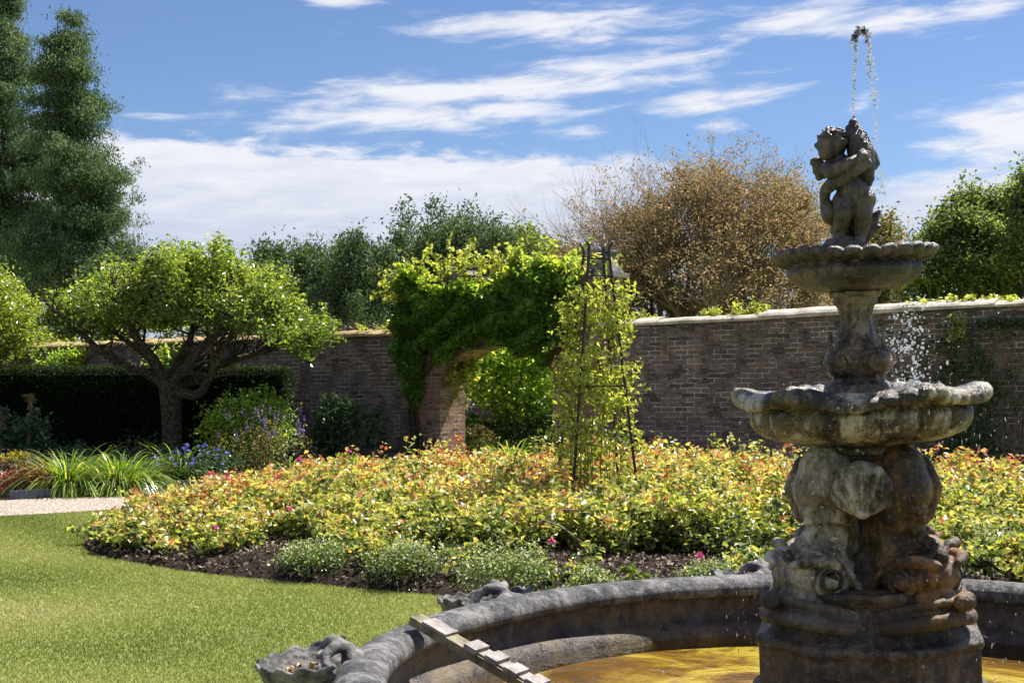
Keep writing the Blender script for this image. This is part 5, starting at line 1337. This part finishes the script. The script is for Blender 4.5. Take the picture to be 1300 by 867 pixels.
tree('yew_tree', 160, 48, [(160, 335, 24, 34, 1.2), (150, 380, 50, 60, 2)], 260, 36, .2, .15, M['yew'], 'small dark conifer tip behind the left side of the apple crown', .3, .2)
tree('yew_tree', 375, 44, [(372, 345, 44, 38, 1.5), (400, 380, 50, 60, 2), (345, 360, 40, 40, 1.5)], 620, 36, .2, .15, M['yew'], 'dark round-headed yew just right of the apple crown', .35, .2, tipdir=np.array([0, 0, .8]), cvar=.3, big=40, bigr=.22, bflat=1.8, width=.4)
tree('yew_tree', 446, 42, [(448, 320, 16, 30, .7), (446, 355, 34, 40, 1.2), (450, 400, 55, 50, 1.6), (482, 335, 16, 28, .8)], 560, 36, .18, .14, M['yew'], 'dark pointed yew between the apple tree and the gateway', .35, .2, tipdir=np.array([0, 0, .8]), cvar=.3, big=40, bigr=.22, bflat=1.8, width=.4)
tree('yew_tree', 570, 45, [(568, 320, 62, 54, 2.2), (520, 330, 42, 48, 1.8), (620, 335, 55, 46, 2.0), (500, 390, 60, 50, 2.0), (600, 400, 90, 55, 2.2)], 1500, 36, .2, .15, M['yew'], 'broad dark domed yew rising behind the gateway', .4, .2, tipdir=np.array([0, 0, .8]), cvar=.32, big=110, bigr=.2, bflat=1.8, width=.4)
tree('lime_tree', 665, 52, [(662, 325, 30, 36, 1.5), (690, 350, 36, 40, 1.6)], 420, 34, .22, .17, M['far'], 'light green rounded tree between the domed yew and the copper tree', .4, .4, val=(.4, 1))
tree('oak_tree', 1255, 48, [(1245, 290, 44, 50, 2), (1215, 310, 40, 46, 2), (1290, 300, 46, 60, 2.4), (1240, 360, 90, 50, 2.4), (1180, 330, 34, 40, 1.6)], 1500, 34, .22, .17, M['far'], 'large mid green tree behind the wall right of the fountain', .45, .4, cvar=.5, big=110, bigr=.24)
tree('oak_tree', 1305, 44, [(1300, 250, 34, 40, 1.6), (1320, 300, 44, 60, 2)], 600, 34, .2, .16, M['far'], 'green tree with the highest crown at the right edge', .45, .4, cvar=.3, big=35, bigr=.27)
tree('yew_tree', 1180, 50, [(1180, 325, 40, 40, 1.6), (1160, 350, 40, 50, 1.6), (1215, 370, 50, 40, 1.6)], 560, 36, .2, .16, M['yew'], 'dark conifer behind the wall just right of the fountain', .4, .2, tipdir=np.array([0, 0, .8]), big=40, bigr=.25, bflat=1.6, width=.4)
tree('maple_tree', 1120, 46, [(1122, 310, 26, 40, 1.2), (1105, 340, 30, 40, 1.2), (1095, 370, 60, 30, 1.2)], 300, 30, .2, .14, M['olive'], 'slender olive green tree showing right of the cherub', .3, .4)

# copper tree: bare fine branching with small bronze leaves
def copper():
    Y = 40; x0 = PX(880, Y); root = empty('copper_tree', (x0, Y, 0)); tag(root, 'huge spreading copper-leaved tree with bare twigs on its left side', 'tree')
    rnd = random.Random(11); b = MB(); tips = []
    b.tube([(0, 0, -.1), (.05, 0, 1.2)], [.5, .42], 10)
    for i in range(26):
        a = i * 2.4; el_ = rnd.uniform(.45, 1.45); d = (math.cos(a) * math.cos(el_) * 1.25, math.sin(a) * math.cos(el_), math.sin(el_))
        branches(b, (0, 0, 1.0), d, rnd.uniform(2.6, 3.2), .13, 0, 4, (4, 4, 4, 3), .55, tips, .05, 6, .16, rnd)
    b.build('limbs', M['twig'], root, False)
    T = np.array([t_[0] for t_ in tips if t_[1] >= 3]); 
    # envelope measured from the photo
    def inside(P):
        X = (P[:, 0] + .15) / 4.75; Z = (P[:, 2] - 1) / 7.6; return (np.abs(X) ** 2.4 + np.clip(Z, 0, 2) ** 2.4) < 1
    T = T[inside(T)]
    left = (T[:, 0] < -1.2) & (T[:, 2] > 4.2)
    T = T[~left | (rng.uniform(0, 1, len(T)) < .45)]
    if len(T) > 9000: T = T[rng.choice(len(T), 9000, False)]
    P = np.repeat(T, 6, 0) + rng.normal(size=(len(T) * 6, 3)) * .085
    # fuller crown toward the right and below
    mm = Y / F
    fb = [((PX(960, Y) - x0, 0, PZ(275, Y)), (80 * mm, 1.8, 68 * mm)), ((PX(880, Y) - x0, .3, PZ(290, Y)), (85 * mm, 2.0, 75 * mm)), ((PX(1010, Y) - x0, 0, PZ(300, Y)), (60 * mm, 1.5, 62 * mm)), ((PX(890, Y) - x0, 0, PZ(370, Y)), (165 * mm, 2.2, 60 * mm)), ((PX(775, Y) - x0, .5, PZ(345, Y)), (85 * mm, 1.8, 62 * mm)), ((PX(820, Y) - x0, .8, PZ(300, Y)), (60 * mm, 1.6, 55 * mm)), ((PX(1050, Y) - x0, .3, PZ(365, Y)), (60 * mm, 1.5, 50 * mm)), ((PX(1040, Y) - x0, .3, PZ(300, Y)), (50 * mm, 1.5, 60 * mm)), ((PX(930, Y) - x0, .3, PZ(240, Y)), (80 * mm, 1.5, 45 * mm)), ((PX(745, Y) - x0, .3, PZ(375, Y)), (60 * mm, 1.5, 50 * mm))]
    Q, ids, kk = clumped(fb, 3400, 30, .16, .45, big=150, bigr=.25)
    P = np.concatenate([P, Q]); v = np.concatenate([rng.uniform(.25, 1, len(T) * 6), np.clip(rng.uniform(0, .8, len(Q)) + rng.uniform(-.3, .3, kk)[ids], 0, 1)])
    P[:, 2] = np.maximum(P[:, 2], .2)
    leaves('crown', P, .085, M['copper'], root, up=.4, val=v)
copper()
# far wood line that closes the horizon behind everything
tw = []
P, ids, kk = clumped([((x_, 85 + 6 * math.sin(x_), 2.2), (6.5, 3, 3.2 + 1.0 * math.sin(x_ * 1.7))) for x_ in range(-60, 62, 7)], 2600, 26, .5, .5)
P[:, 2] = np.maximum(P[:, 2], .1)
fw = leaves('distant_wood', P, .42, M['yew'], None, up=.3, val=np.clip(rng.uniform(0, 1, len(P)), 0, 1)); tag(fw, 'distant dark belt of trees beyond the garden wall', 'woodland', kind='stuff')
